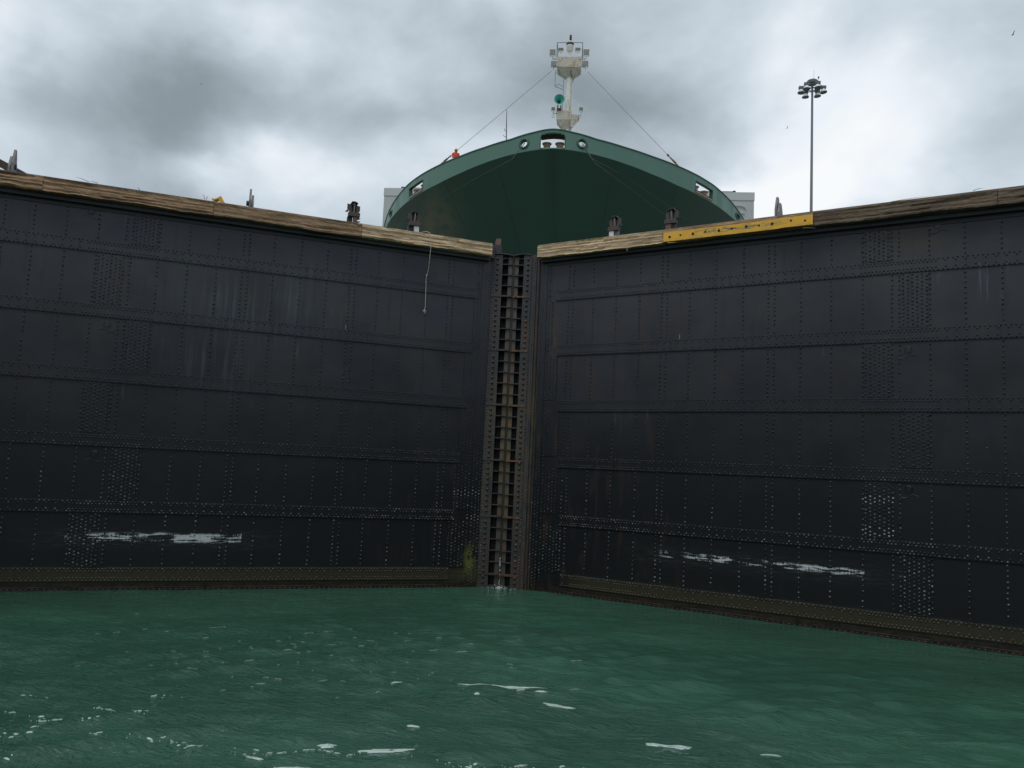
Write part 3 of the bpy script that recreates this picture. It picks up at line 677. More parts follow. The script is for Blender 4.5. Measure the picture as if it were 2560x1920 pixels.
fixn(slab(10.86, 12.90, 10.68, 12.62, -.26, -.32, .05).build('side_flange', YEL2, yb))
# rope
pts = [(4.15, -.3, 12.66), (3.98, .2, 12.665), (3.85, .42, 12.66), (3.74, .50, 12.60), (3.69, .505, 12.50), (3.67, .505, 12.1), (3.67, .42, 11.7), (3.655, .30, 11.4), (3.66, .2, 11.15), (3.69, .15, 11.0), (3.665, .12, 10.7), (3.655, .10, 10.3), (3.64, .08, 10.0), (3.66, .08, 9.86)]
m = MB(); m.tube([lrot(-1) @ Vector(p) for p in pts], .0115, 7)
m.tube([lrot(-1) @ Vector((3.67, .15, 11.15)), lrot(-1) @ Vector((3.675, .155, 11.12)), lrot(-1) @ Vector((3.68, .15, 11.08))], [.02, .03, .02], 6)
for dx_, dz_ in ((-.05, -.12), (.0, -.14), (.05, -.10), (.08, -.05), (-.07, -.06)): m.tube([lrot(-1) @ Vector((3.66, .08, 9.87)), lrot(-1) @ Vector((3.66+dx_, .09, 9.87+dz_))], [.012, .004], 5)
tag(m.build('rope', ROPE), 'pale rope with a frayed end hanging down the face of the left gate leaf', 'rope')
m = MB(); m.tube([lrot(1) @ Vector((4.62, .47, 12.12)), lrot(1) @ Vector((4.63, .475, 11.97))], .008, 5); tag(m.build('string', ROPE), 'short white string end dangling under the timber of the right gate leaf', 'string')
m = MB(); m.tube([lrot(1) @ Vector(p) for p in ((14.25, .05, 11.92), (14.30, .25, 12.0), (14.42, .40, 12.10), (14.55, .47, 12.2))], .011, 5); tag(m.build('hook_wire', STEEL_RUST), 'bent rusty wire hooked from the ring to the dark timber on the right leaf', 'wire')
# sloped ramp edge far left behind the leaf
m = MB(); P0 = Vector((-16.6, -5.2)); 
pts = [(-18.6, -5.6, 14.55), (-16.25, -5.6, 13.42), (-15.6, -5.6, 13.0), (-15.9, -5.6, 12.9), (-16.35, -5.6, 13.2), (-18.6, -5.6, 14.25)]
rp = thing('access_ramp', 'dark sloping ramp with brown edge behind the far left lug', 'ramp')
m.prism([(x, z) for x, y, z in pts], (0, -5.6, 0), (1, 0, 0), (0, 0, 1), (0, 1, 0), 1.2); fixn(m.build('ramp_edge', DBROWN, rp))
m = MB(); m.prism([(-18.6, 12.9), (-16.0, 12.9), (-16.38, 13.16), (-18.6, 14.2)], (0, -5.2, 0), (1, 0, 0), (0, 0, 1), (0, 1, 0), .6); fixn(m.build('ramp_side', STEEL_DARK, rp))

# ------------------------------------------------------------------ the ship
ship = thing('ship', 'big green cargo ship seen bow-on above the closed lock gates', 'ship', loc=(-.24, 22, 11.3))
AXv = Vector((.02, 1, 0)).normalized(); LTv = Vector((AXv.y, -AXv.x, 0)); S0 = Vector((-.24, 22, 0))
def SP(t, lat, z): return S0+AXv*t+LTv*lat+Vector((0, 0, z))
def child(o, par=ship): o.parent = par; o.matrix_parent_inverse = par.matrix_basis.inverted() if par is ship else Matrix(); return o
def sb(mb, name, mat, smooth=False, label=None, par=None, fix=True, stuff=False):
    o = mb.build(name, mat, None, smooth, stuff, label)
    if fix: fixn(o)
    if par is None: child(o)
    else: o.parent = par
    return o
def plan(t, LB=20., p=2.0, q=1.65): return 16.1*(1-(1-min(max(t, 0)/LB, 1))**p)**(1/q)
tz = [0, .15, .6, 1.4, 2.5, 3.9, 5.3, 6.8, 9.3, 11, 13.2, 20, 200]; zT = [26.93, 26.78, 26.47, 26.24, 26.04, 25.89, 25.75, 25.56, 25.03, 24.65, 24.25, 23.4, 23.4]
zK = [25.57, 25.52, 25.38, 25.12, 24.80, 24.52, 24.38, 24.24, 24.0, 23.95, 23.9, 22.7, 22.7]
def ztop(t): return float(np.interp(t, tz, zT))
def zkn(t): return float(np.interp(t, tz, zK))
ts = np.concatenate([[0], np.geomspace(1e-4, 20, 900)]); bs = np.array([plan(t) for t in ts]); arc = np.concatenate([[0], np.cumsum(np.hypot(np.diff(ts), np.diff(bs)))])
def at_a(a): t = float(np.interp(abs(a), arc, ts)); return t, math.copysign(float(np.interp(abs(a), arc, bs)), a)
def a_of(lat): return math.copysign(float(np.interp(abs(lat), bs, arc)), lat)
def BW(a, h, inn=0.0):
    t, lat = at_a(a); f_ = .992+.008*h; return SP(t+inn, lat*f_*(1-inn*.02)+ (0), zkn(t)+(ztop(t)-zkn(t))*h)
def inhole(a, h):
    if abs(a) < .83 and .07 < h < .82:
        return not (h > .62 and abs(a) > .62 and ((abs(a)-.62)/.21)**2+((h-.62)/.20)**2 > 1)
    for c in (-1.98, 1.98):
        if ((a-c-.0)/.25)**2+((h-.50)/.21)**2 < 1: return True
    for s_ in (-1, 1):
        if a_of(9.95) < s_*a < a_of(11.35) and .10 < h < .69: return True
        if ((s_*a-a_of(13.72))/.42)**2+((h-.52)/.22)**2 < 1: return True
    return False
A = np.concatenate([-np.linspace(arc[-1], 16, 60)[:-1], np.linspace(-16, 16, 641), np.linspace(16, arc[-1], 60)[1:]]); H = np.linspace(0, 1, 29); mb = MB(); vs = [BW(a, h) for a in A for h in H]; fs = []
for i in range(len(A)-1):
    for j in range(len(H)-1):
        if not inhole((A[i]+A[i+1])/2, (H[j]+H[j+1])/2): fs.append((i*29+j, (i+1)*29+j, (i+1)*29+j+1, i*29+j+1))
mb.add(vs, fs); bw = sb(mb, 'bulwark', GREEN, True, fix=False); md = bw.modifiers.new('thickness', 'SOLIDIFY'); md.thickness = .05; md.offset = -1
# inner returns so the openings have depth
def outline(kind, c=0):
    o = []
    if kind == 'mid': 
        o = [(-.83, .07), (.83, .07), (.83, .62)]+[(.62+.21*math.cos(t), .62+.20*math.sin(t)) for t in np.linspace(.2, 1.57, 6)]+[(-.62-.21*math.cos(t), .62+.20*math.sin(t)) for t in np.linspace(1.57, .2, 6)]+[(-.83, .62)]
    elif kind == 'oval': o = [(c+.30*math.cos(t), .50+.25*math.sin(t)) for t in np.linspace(0, 6.2832, 25)[:-1]]
    elif kind == 'end': o = [(c+.44*math.cos(t), .52+.23*math.sin(t)) for t in np.linspace(0, 6.2832, 25)[:-1]]
    else:
        a0, a1 = sorted((c*a_of(9.95), c*a_of(11.35))); n = 10
        o = [(a0+(a1-a0)*i/n, .10) for i in range(n+1)]+[(a1-(a1-a0)*i/n, .69) for i in range(n+1)]
    return o
def frame(name, ol, r, mat, depth=None, lab=None, n=6):
    mb = MB(); P = [BW(a, h) for a, h in ol]; mb.tube(P+[P[0]], r, n, False)
    if depth:
        P2 = []
        for a, h in ol:
            w_ = min(1, abs(at_a(a)[1])/14)**1.5; P2.append(BW(a, h)+(AXv*(1-w_)-LTv*math.copysign(w_, a)).normalized()*depth)
        k_ = len(P); mb.add(P+P2, [(i, (i+1) % k_, k_+(i+1) % k_, k_+i) for i in range(k_)])
    return sb(mb, name, mat, True, lab, fix=False)
frame('opening_frame', outline('mid'), .035, GREEND)
m = MB(); n = 12
for (a0, a1, h0, h1, dd) in [(-.83, .83, .80, .83, .9)]:
    P = [BW(-.85+1.7*i/n, .78) for i in range(n+1)]; Q = [p+AXv*.9+Vector((0, 0, -.0)) for p in P]; P3 = [p+Vector((0, 0, .12)) for p in P]; 
    m.add(P+Q+[q+Vector((0, 0, .16)) for q in Q], [(i, i+1, n+2+i, n+1+i) for i in range(n)]+[(n+1+i, n+2+i, 2*n+3+i, 2*n+2+i) for i in range(n)])
sb(m, 'breasthook', DBROWN, fix=False)
for c in (-1.98, 1.98):
    frame('fairlead_rim', outline('oval', c), .085, GREEND, .5, n=10)
for c in (-1, 1):
    frame('opening_frame', outline('win', c), .03, GREEND, .25); frame('fairlead_rim', outline('end', c*a_of(13.72)), .07, GREEND, .2, n=8)
m = MB(); m.tube([BW(a, 1.0)+Vector((0, 0, .01)) for a in np.linspace(-arc[-1]+.1, arc[-1]-.1, 260)], .055, 6); sb(m, 'cap_rail', GREEND, True, fix=False)
# hull below the knuckle: flared to a finer waterline
def WLp(u):                                           # u in 0..1 half-girth fraction
    t = u**1.8*62; b = 15.9*(1-(1-min(t/40, 1))**2)**.85; return 14.5+t, b
us = np.linspace(0, 1, 70); nv = 26; mb = MB(); vs = []
half = []
for u in us:
    t, lat = at_a(u*arc[-1]); tw, bw_ = WLp(u*.64); col_ = []
    for j in range(nv+1):
        v = j/nv; g = 1-(1-v)**1.4; z0 = zkn(t); z = z0+(10.8-z0)*v
        col_.append((t+(tw-t)*g, lat*.992+(bw_-lat*.992)*g, z))
    half.append(col_)
cols = [[(t, -l, z) for t, l, z in c] for c in reversed(half[1:])]+half
for c in cols: vs += [SP(*p) for p in c]
nc = nv+1; mb.add(vs, [(i*nc+j+1, (i+1)*nc+j+1, (i+1)*nc+j, i*nc+j) for i in range(len(cols)-1) for j in range(nv)])
hull = sb(mb, 'hull', GREEN_SHADE, True, fix=False)
m = MB()                                              # parallel body aft and decks
for s_ in (-1, 1):
    m.add([SP(20, s_*15.98, 22.7), SP(170, s_*15.98, 22.7), SP(170, s_*15.98, 10), SP(20, s_*15.98, 10)], [(0, 1, 2, 3)])
m.add([SP(170, -15.98, 22.7), SP(170, 15.98, 22.7), SP(170, 15.98, 10), SP(170, -15.98, 10)], [(0, 1, 2, 3)])
sb(m, 'hull_side', GREEN_SHADE, fix=False)
mb = MB(); tt = [.25, .6, 1.2, 2, 3, 4.5, 6, 8, 10, 13, 16, 20, 60, 170]; vs = []
for t in tt: vs += [SP(t+.05, -plan(t)*.98, zkn(t)+.03), SP(t+.05, plan(t)*.98, zkn(t)+.03)]
mb.add(vs, [(2*i, 2*i+1, 2*i+3, 2*i+2) for i in range(len(tt)-1)]); sb(mb, 'deck', GREEND, fix=False)
# weld seam on the stem and draught of seams
m = MB(); m.tube([SP(*p)+Vector((0, -.01, 0)) for p in half[0]], .02, 5); sb(m, 'stem_seam', GREEN_SHADE)
for la in (-8.2, -4.1, 4.4, 8.8):
    i = int(abs(a_of(la))/arc[-1]*69); src = half[i]; m = MB(); m.tube([SP(t, math.copysign(l, la), z)+Vector((0, -.005, 0)) for t, l, z in src], .012, 4); sb(m, 'plate_seam', GREEN_SHADE)
# rollers in the openings
def roller(x, y, z, r, h, nm='roller'):
    m = MB(); m.lathe([(r*1.2, 0), (r*1.2, h*.08), (r*.86, h*.12), (r*.82, h*.5), (r*.9, h*.80), (r*1.18, h*.88), (r*1.22, h*.97), (r*1.0, h), (.001, h+.01)], (x, y, z), (0, 0, 1), 18)
    return sb(m, nm, TAN, True)
for x in (-.68, .20): roller(x+.0, 22.95, 25.72, .27, .62)
m = MB(); m.box(-1.05, .57, 22.6, 23.2, 25.56, 25.74); sb(m, 'roller_bed', DBROWN)
for x in (-.98, .50):
    m = MB(); m.lathe([(.001, -.12), (.12, -.12), (.12, .12), (.001, .12)], (x, 22.75, 25.83), (1, 0, 0), 12); sb(m, 'side_roller', BLACKM)
for s_ in (-1, 1):
    for la in (10.3, 11.05):
        t, _ = at_a(a_of(la)); p = SP(t+.42, s_*(la-.38), zkn(t)+.16); roller(p.x, p.y, p.z, .27, .66)
    a0, a1 = s_*a_of(9.98), s_*a_of(11.3); m = MB(); P = [BW(a0+(a1-a0)*i/8, .12) for i in range(9)]; m.tube([p+Vector((0, -.02, .0)) for p in P], .07, 6); sb(m, 'sill_bar', TAN)
    m = MB(); P = [BW(a0+(a1-a0)*i/8, .20) for i in range(9)]; m.tube([p+Vector((0, .06, .0)) for p in P], .075, 6); sb(m, 'sill_roller', BLACKM)
# deckhouse front behind the forecastle
dh = MB(); dh.box(-16.6, 16.55, 41, 44, 19, 28.72); sb(dh, 'deckhouse', GREYH)
m = MB(); m.box(-16.64, 16.59, 40.95, 44, 28.725, 29.45); sb(m, 'deckhouse_band', GREYH2)
m = MB(); m.tube([(14.0, 40.9, 28.22), (15.4, 40.9, 28.22), (15.75, 40.9, 28.1), (15.85, 40.9, 27.9)], .055, 8); sb(m, 'vent_pipe', GREYH2, True)
m = MB(); m.tube([(14.2, 40.9, 27.55), (15.75, 40.9, 27.55)], .05, 8); sb(m, 'vent_pipe', GREYH2, True)
m = MB(); m.tube([(-16.1+.0, 40.9, 26.6), (-16.12, 40.9, 27.3), (-15.95, 40.9, 27.62), (-15.6, 40.9, 27.72), (-15.2, 40.9, 27.66)], .055, 8); sb(m, 'vent_pipe', GREYH2, True)
m = MB(); m.box(-15.1, -13.2, 41.2, 41.5, 29.455, 29.60); m.box(-15.12, -14.8, 41.15, 41.55, 29.61, 29.66); sb(m, 'roof_fitting', RAILD)
m = MB(); m.box(9.0, 15.0, 41.2, 41.4, 29.50, 29.61); m.box(14.75, 14.98, 41.15, 41.45, 29.62, 29.66); [m.box(x, x+.1, 41.2, 41.4, 29.455, 29.50) for x in (9.5, 11.5, 13.5)]; sb(m, 'roof_rail', RUSTY)
# stays, antenna
stays = [((-1.2, 33, 36.62), BW(a_of(-8.38), 1.0)), ((1.72, 33, 36.52), BW(a_of(8.64), 1.0))]
for p, q in stays:
    p = Vector(p); m = MB(); m.tube([p, q], .015, 5); sb(m, 'stay', CABLE)
    m = MB(); d_ = (p-q); 
    for f0, f1, r in ((.0, .03, .05), (.035, .06, .07), (.065, .09, .05), (.10, .115, .07)): m.tube([q+d_*f0, q+d_*f1], r, 6)
    sb(m, 'turnbuckle', RUSTY)
m = MB(); m.tube([(-3.45, 23, 26.2), (-3.5, 23, 27.6), (-3.53, 23, 28.75)], [.045, .035, .02], 6)
m.tube([(-3.46, 23, 26.8), (-3.62, 23, 26.82), (-3.68, 23, 26.95)], .02, 5); m.tube([(-3.48, 23, 27.2), (-3.60, 23, 27.24), (-3.62, 23, 27.40)], .02, 5); sb(m, 'jackstaff', RAILD)
# foremast
mx, my = .30, 33.0
mast = bpy.data.objects.new('foremast', None); COL.objects.link(mast); child(mast)
mast.matrix_parent_inverse = Matrix.Translation((.24, -22, -11.3)); mast.location = (0, 0, 0)
def mk(mb, name, mat, smooth=False, label=None, fix=True):
    o = mb.build(name, mat, mast, smooth, False, label); 
    return fixn(o) if fix else o
PX = .247
m = MB(); m.tube([(PX+.03, my, 24), (PX+.03, my, 32)], .30, 18); m.tube([(PX, my, 31.9), (PX, my, 36.4)], [.27, .255], 18); m.tube([(PX-.02, my, 37.4), (PX-.03, my, 38.35)], .13, 12)
m.lathe([(.34, 0), (.30, .1), (.14, .35), (.12, .4)], (PX-.02, my, 37.42), (0, 0, 1), 14); mk(m, 'post', CREAM, True)
def platform(zt, zm, zb, xl, xr, yd, rb, nm, mat):
    mb = MB(); c = PX
    top = [(xl, my-yd, zt), (xr, my-yd, zt), (xr, my+yd, zt), (xl, my+yd, zt)]; mid = [(xl+.05, my-yd*.9, zm), (xr-.05, my-yd*.9, zm), (xr-.05, my+yd*.9, zm), (xl+.05, my+yd*.9, zm)]
    bot = [(c-rb, my-rb, zb), (c+rb, my-rb, zb), (c+rb, my+rb, zb), (c-rb, my+rb, zb)]
    mb.add(top+mid+bot, [(0, 1, 2, 3)]+[(i, i+4, (i+1) % 4+4, (i+1) % 4) for i in range(4)]+[(i+4, i+8, (i+1) % 4+8, (i+1) % 4+4) for i in range(4)]+[(11, 10, 9, 8)])
    return mk(mb, nm, mat)
platform(37.43, 36.62, 35.95, -.80, 1.20, .75, .24, 'platform', CREAMR)
platform(33.0, 32.3, 31.5, -.68, .58, .6, .26, 'platform', CREAMR)
m = MB(); vs = [(.55, my-.5, 32.75), (1.18, my-.5, 32.62), (1.18, my+.3, 32.62), (.55, my+.3, 32.75), (.50, my-.4, 31.7), (.75, my-.4, 31.75), (1.15, my-.4, 32.2), (.5, my+.2, 31.7)]
m.add(vs, [(0, 1, 2, 3), (0, 4, 5, 6, 1), (1, 6, 2), (3, 2, 6, 5, 7), (0, 3, 7, 4), (4, 7, 5)]); mk(m, 'side_platform', CREAMR, fix=False)
m = MB(); m.tube([(PX-.02, my-.02, 38.3), (PX-.03, my-.02, 38.35)], .25, 16); m.lathe([(.2, 0), (.27, .08), (.30, .45), (.27, .48)], (PX-.04, my, 38.3), (0, 0, 1), 18); m.lathe([(.24, .66), (.10, .82), (.05, .9)], (PX-.03, my, 38.3), (0, 0, 1), 14); mk(m, 'lamp_housing', CREAM, True)
m = MB(); m.lathe([(.31, .481), (.31, .655), (.25, .66)], (PX-.04, my, 38.3), (0, 0, 1), 18); m.lathe([(.06, .90), (.10, .98), (.07, 1.08), (.10, 1.12), (.10, 1.22), (.06, 1.28), (.09, 1.36), (.001, 1.42)], (PX-.01, my, 38.3), (0, 0, 1), 12); mk(m, 'signal_lantern', BLACKM, True)
m = MB()
for y in (my-.7,):
    m.tube([(-.80, y, 37.4), (-.81, y, 38.65), (1.25, y, 38.65), (1.24, y, 37.4)], .028, 6); m.tube([(-.80, y, 38.1), (-.3, y, 38.1)], .015, 5); m.tube([(.7, y, 38.1), (1.24, y, 38.1)], .015, 5)
for x in (-.8, 1.24): m.tube([(x, my-.7, 38.65), (x, my+.7, 38.65), (x, my+.7, 37.4)], .028, 6)
mk(m, 'guard_rail', RAILD)
m = MB(); m.tube([(PX+.16, my-.32, 37.3), (PX+.13, my-.60, 36.9), (PX+.12, my-.50, 36.3), (PX+.18, my-.33, 35.9), (PX+.36, my-.3, 35.75), (PX+.28, my-.32, 35.5)], .028, 5); mk(m, 'cable_run', BLACKM)
m = MB(); m.tube([(PX+.2, my-.3, 35.5), (PX+.2, my-.34, 33.0)], .02, 5); m.tube([(PX+.12, my-.62, 32.9), (PX+.15, my-.45, 31.9), (PX+.15, my-.36, 30)], .02, 5); mk(m, 'cable_run', RAILM)
def flood(x, y, z, wd_, hh, tilt=.25, brk=True, bigr=False):
    e = bpy.data.objects.new('floodlight', None); COL.objects.link(e); e.parent = mast; R_ = Matrix.Rotation(tilt, 3, 'X')
    m = MB(); m.box(-wd_/2, wd_/2, 0, .24, -hh/2, hh/2, R_, (x, y, z)); o = fixn(m.build('case', LAMPC, None)); o.parent = mast
    bevel(o, .03, 2)
    m = MB(); m.box(-wd_/2+.035, wd_/2-.035, -.012, .0, -hh/2+.035, hh/2-.035, R_, (x, y, z)); g = fixn(m.build('lens', LAMPG, None)); g.parent = mast
    m = MB(); m.tube([(x-wd_*.45, y+.12, z-hh*.2), (x-wd_*.45, y+.12, z-hh*.75), (x+wd_*.45, y+.12, z-hh*.75), (x+wd_*.45, y+.12, z-hh*.2)], .018, 5); m.tube([(x, y+.12, z-hh*.75), (x, y+.12, z-hh*1.15)], .03, 6)
    b_ = m.build('yoke', RAILM, None); b_.parent = mast
    g.name = 'floodlight_lens'; b_.name = 'floodlight_yoke'
    bpy.data.objects.remove(e); o.name = 'floodlight'
for x, z, a, h in ((-1.144, 37.86, .50, .46), (-.486, 38.08, .44, .26), (.868, 38.08, .44, .26), (1.565, 37.85, .50, .46), (-1.02, 36.9, .48, .42), (1.53, 36.9, .48, .42), (-.906, 33.08, .32, .28), (1.316, 33.08, .32, .28)):
    flood(x, my-.75, z, a, h, tilt=.15 if h > .4 else .35)
m = MB()
for x0, x1, z in ((-.8, -1.15, 37.3), (1.2, 1.55, 37.3), (-.75, -1.1, 36.65), (1.15, 1.5, 36.65), (-.6, -.95, 32.75), (1.1, 1.35, 32.6)): m.tube([(x0, my-.62, z), (x1, my-.62, z)], .03, 6)
mk(m, 'bracket_arm', RAILM)
for x, z in ((-.98, 37.22), (1.35, 37.22), (1.38, 36.72), (-.88, 32.45), (1.24, 32.42)):
    m = MB(); m.tube([(x+.10*math.cos(t), my-.75, z+.13*math.sin(t)) for t in np.linspace(0, 6.2832, 15)], .018, 5, False); mk(m, 'cable_loop', RAILM)
lx = -.19
m = MB(); m.tube([(lx, my-.28, 31.5), (lx, my-.28, 36.2)], .02, 5); m.tube([(lx+.0, my+.12, 31.5), (lx, my+.12, 36.2)], .02, 5)
for i in range(15): m.tube([(lx, my-.28, 31.8+.3*i), (lx, my+.12, 31.8+.3*i)], .012, 4)
mk(m, 'ladder', RAILM)
m = MB()
for z in (36.42, 35.22): m.tube([(lx, my-.28, z-.1), (-.5, my-.5, z+.0), (-.88, my-.3, z+.05), (-.88, my+.0, z+.05), (-.5, my+.15, z), (lx, my+.12, z-.1)], .02, 5)
m.tube([(-.88, my-.3, 36.47), (-.88, my-.3, 35.27)], .02, 5); m.tube([(-.88, my, 36.47), (-.88, my, 35.27)], .015, 5); m.tube([(-.88, my-.3, 35.27), (-.5, my-.3, 35.0), (lx, my-.28, 34.8)], .015, 5); mk(m, 'safety_hoop', RAILM)
m = MB(); yy = my-.6
m.tube([(-.25, yy, 34.2), (.60, yy, 34.2), (.63, yy, 34.15), (.63, yy, 30.5)], .022, 5); m.tube([(.63, yy, 33.72), (1.12, yy, 33.82), (1.13, yy, 32.6)], .022, 5); m.tube([(.63, yy, 33.4), (1.13, yy, 33.4)], .016, 5); m.tube([(1.02, yy, 32.6), (1.0, yy, 30.5)], .02, 5)
for z in (33.05, 32.7): m.tube([(.63, yy, z), (1.12, yy, z)], .014, 5)
for i in range(6): m.tube([(.63, yy, 30.8+.3*i), (1.01, yy, 30.8+.3*i)], .014, 4)
m.tube([(-.25, yy, 34.2), (-.25, yy, 33.0)], .018, 5); m.tube([(-.62, yy, 33.7), (-.62, yy, 33.0)], .018, 5); mk(m, 'platform_rail', CREAM)
m = MB(); prof = [(.42, 0), (.40, .02), (.30, .22), (.19, .42), (.10, .62), (.07, .8), (.07, .95), (.001, .96)]; inner = [(.395, .012), (.28, .22), (.16, .42), (.07, .60), (.03, .66), (.001, .66)]
ax_ = Vector((-.12, .95, .10)); m.lathe(prof, (-.43, my-.9, 33.78), ax_, 26); hn = m.build('horn', TURQ, mast, True); 
hn.data.polygons  # bell closed at the mouth by an inner cone
import bmesh
bm = bmesh.new(); bm.from_mesh(hn.data); bm.faces.ensure_lookup_table(); big = max(bm.faces, key=lambda f: f.calc_area() if len(f.verts) > 8 else 0); bm.faces.remove(big); bm.to_mesh(hn.data); bm.free()
m = MB(); m.lathe([(.10, .56), (.001, .60)], (-.43, my-.9, 33.78), ax_, 14); m.build('horn_throat', BLACKM, mast)
m = MB(); m.box(-.62, -.24, my-.75, my-.35, 33.02, 33.14); m.box(-.58, -.50, my-.7, my-.6, 33.14, 33.40); m.box(-.36, -.28, my-.7, my-.6, 33.14, 33.40); mk(m, 'horn_stand', RUSTY)

# mooring cables crossing in front of the bow
for pts, lab in (([(1.75, 22.0, 25.95), (2.4, 20.2, 24.25), (4.5, 17.6, 22.1), (7.2, 15.0, 19.2), (10.5, 12, 15.5), (12.5, 10, 13.3)], 'upper of two thin cables running down from the right bow fairlead'),
                 ([(1.70, 22.0, 25.85), (2.6, 20.3, 24.0), (4.8, 17.5, 21.3), (7.4, 14.6, 18.2), (10.6, 11.5, 14.6), (12.0, 10, 13.2)], 'lower of two thin cables running down from the right bow fairlead'),
                 ([(-2.1, 22.0, 25.95), (-2.75, 20.6, 24.3), (-4.9, 17.8, 21.8), (-8.0, 14.5, 18.2), (-12.0, 11.0, 13.3)], 'thin cable running down from the left bow fairlead')):
    m = MB(); m.tube(pts, [.03, .016]+[.0045]*(len(pts)-2), 5); tag(m.build('mooring_cable', CABLEL), lab, 'cable', 'mooring cables of the ship')

# ---- crewman on the forecastle
Pz = 25.19; Pc = Vector((-7.35, 25.6, Pz))
m = MB(); m.box(-7.6, -7.05, 25.45, 26.1, 24.95, Pz); sb(m, 'lookout_step', GREEND)
person = thing('person', 'crewman in orange coverall and yellow helmet standing at the ship bulwark', 'person', loc=Pc)
def skin(name, V, E, R_, mat, sub=2):
    me = bpy.data.meshes.new(name); me.from_pydata(V, E, []); me.materials.append(mat); o = bpy.data.objects.new(name, me); COL.objects.link(o); o.parent = person
    md = o.modifiers.new('skin', 'SKIN'); md.use_smooth_shade = True
    for v, r in zip(me.skin_vertices[0].data, R_): v.radius = (r, r)
    me.skin_vertices[0].data[0].use_root = True
    s_ = o.modifiers.new('sub', 'SUBSURF'); s_.levels = sub; s_.render_levels = sub; return o
V = [(0, 0, .95), (0, 0, 1.15), (0, 0, 1.38), (0, -.01, 1.50), (0, -.02, 1.60), (0, -.03, 1.68),
     (.10, 0, .90), (.11, -.02, .50), (.11, .02, .10), (.12, -.12, .05), (-.10, 0, .90), (-.11, 0, .50), (-.11, .03, .10), (-.12, -.11, .05),
     (.19, -.01, 1.42), (.26, -.05, 1.16), (.12, -.26, 1.08), (.06, -.32, 1.10), (-.19, -.01, 1.42), (-.25, -.03, 1.15), (-.12, -.24, 1.08), (-.06, -.30, 1.10)]
Ed = [(0, 1), (1, 2), (2, 3), (3, 4), (4, 5), (0, 6), (6, 7), (7, 8), (8, 9), (0, 10), (10, 11), (11, 12), (12, 13), (2, 14), (14, 15), (15, 16), (16, 17), (2, 18), (18, 19), (19, 20), (20, 21)]
Rr = [.15, .14, .15, .065, .095, .09, .10, .075, .055, .05, .10, .075, .055, .05, .075, .055, .042, .035, .075, .055, .042, .035]
for b_ in (17, 21):                                   # fingers
    x, y, z = V[b_]; sg = 1 if b_ == 17 else -1
    for j in range(4):
        V += [(x-sg*.01*(j), y-.05, z+.03-.022*j), (x-sg*.02, y-.09+.006*j, z+.025-.022*j)]; n_ = len(V); Ed += [(b_, n_-2), (n_-2, n_-1)]; Rr += [.010, .008]
    V += [(x-sg*.04, y-.02, z+.03)]; Ed += [(b_, len(V)-1)]; Rr += [.010]
body = skin('body', V, Ed, Rr, ORANGE)
def pchild(mb, name, mat, smooth=True):
    o = mb.build(name, mat, person, smooth); return o
m = MB(); m.lathe([(.001, -.125), (.05, -.115), (.078, -.06), (.092, .0), (.095, .05), (.08, .10), (.001, .12)], (0, -.035, 1.63), (0, 0, 1), 16)
m.lathe([(.012, 0), (.018, .02), (.006, .05)], (0, -.125, 1.60), (0, -.3, 1), 8)
for sx in (-1, 1): m.lathe([(.001, -.01), (.025, 0), (.03, .01), (.001, .015)], (sx*.094, -.03, 1.61), (sx, 0, 0), 8)
pchild(m, 'face', SKIN)
m = MB()
for sx in (-1, 1): m.lathe([(.012, 0), (.008, .006), (.001, .008)], (sx*.035, -.122, 1.635), (0, -1, 0), 8)
m.box(-.028, .028, -.128, -.118, 1.565, 1.573); pchild(m, 'eyes_and_mouth', BLACKM, False)
m = MB(); m.lathe([(.135, 0), (.132, .015), (.118, .03), (.112, .08), (.085, .13), (.04, .155), (.001, .16)], (0, -.035, 1.66), (0, 0, 1), 18); m.box(-.07, .07, -.20, -.13, 1.662, 1.672); pchild(m, 'helmet', YHELM)
m = MB()
for sx in (-.115, .115): m.box(sx-.055, sx+.055, -.17, .09, 0, .09)
bevel(pchild(m, 'boots', BLACKM, False), .03, 2)

# ------------------------------------------------------------------ high-mast light
hx, hy = 26.40, 60.0
hm = thing('high_mast_light', 'tall grey high-mast light with six floodlights behind the right gate', 'light mast', loc=(hx, hy, 13.0))
m = MB(); m.tube([(-.12, 0, 0), (-.03, 0, 20), (0, 0, 35.6)], [.21, .16, .115], 16); m.lathe([(.40, 0), (.40, .05), (.25, .06)], (-.12, 0, 0), (0, 0, 1), 16); m.build('pole', POLEM, hm, True)
m = MB(); m.lathe([(.12, -.05), (.50, .0), (.60, .05), (.62, .32), (.52, .44), (.2, .52), (.001, .54)], (.0, 0, 35.75), (0, 0, 1), 20); m.build('head_cover', POLED, hm, True)
m = MB(); m.tube([(1.0*math.cos(a), 1.0*math.sin(a), 35.35) for a in np.linspace(0, 6.2832, 25)], .05, 6, False)
for i in range(3): a = i*2.094; m.tube([(0, 0, 35.35), (1.0*math.cos(a), 1.0*math.sin(a), 35.35)], .04, 5)
m.tube([(.45*math.cos(a), .45*math.sin(a), 35.2) for a in np.linspace(0, 6.2832, 17)], .05, 6, False); m.build('lamp_ring', POLED, hm)
m = MB(); m.tube([(.15, 0, 36.2), (.17, 0, 37.45)], .014, 5); m.build('lightning_rod', POLEM, hm)
m = MB(); m.tube([(.55, 0, 35.9), (.66, 0, 36.45)], .02, 5); m.lathe([(.03, 0), (.08, .08), (.09, .18), (.04, .3), (.001, .32)], (.66, 0, 36.42), (.1, 0, 1), 10); m.build('beacon', POLED, hm)
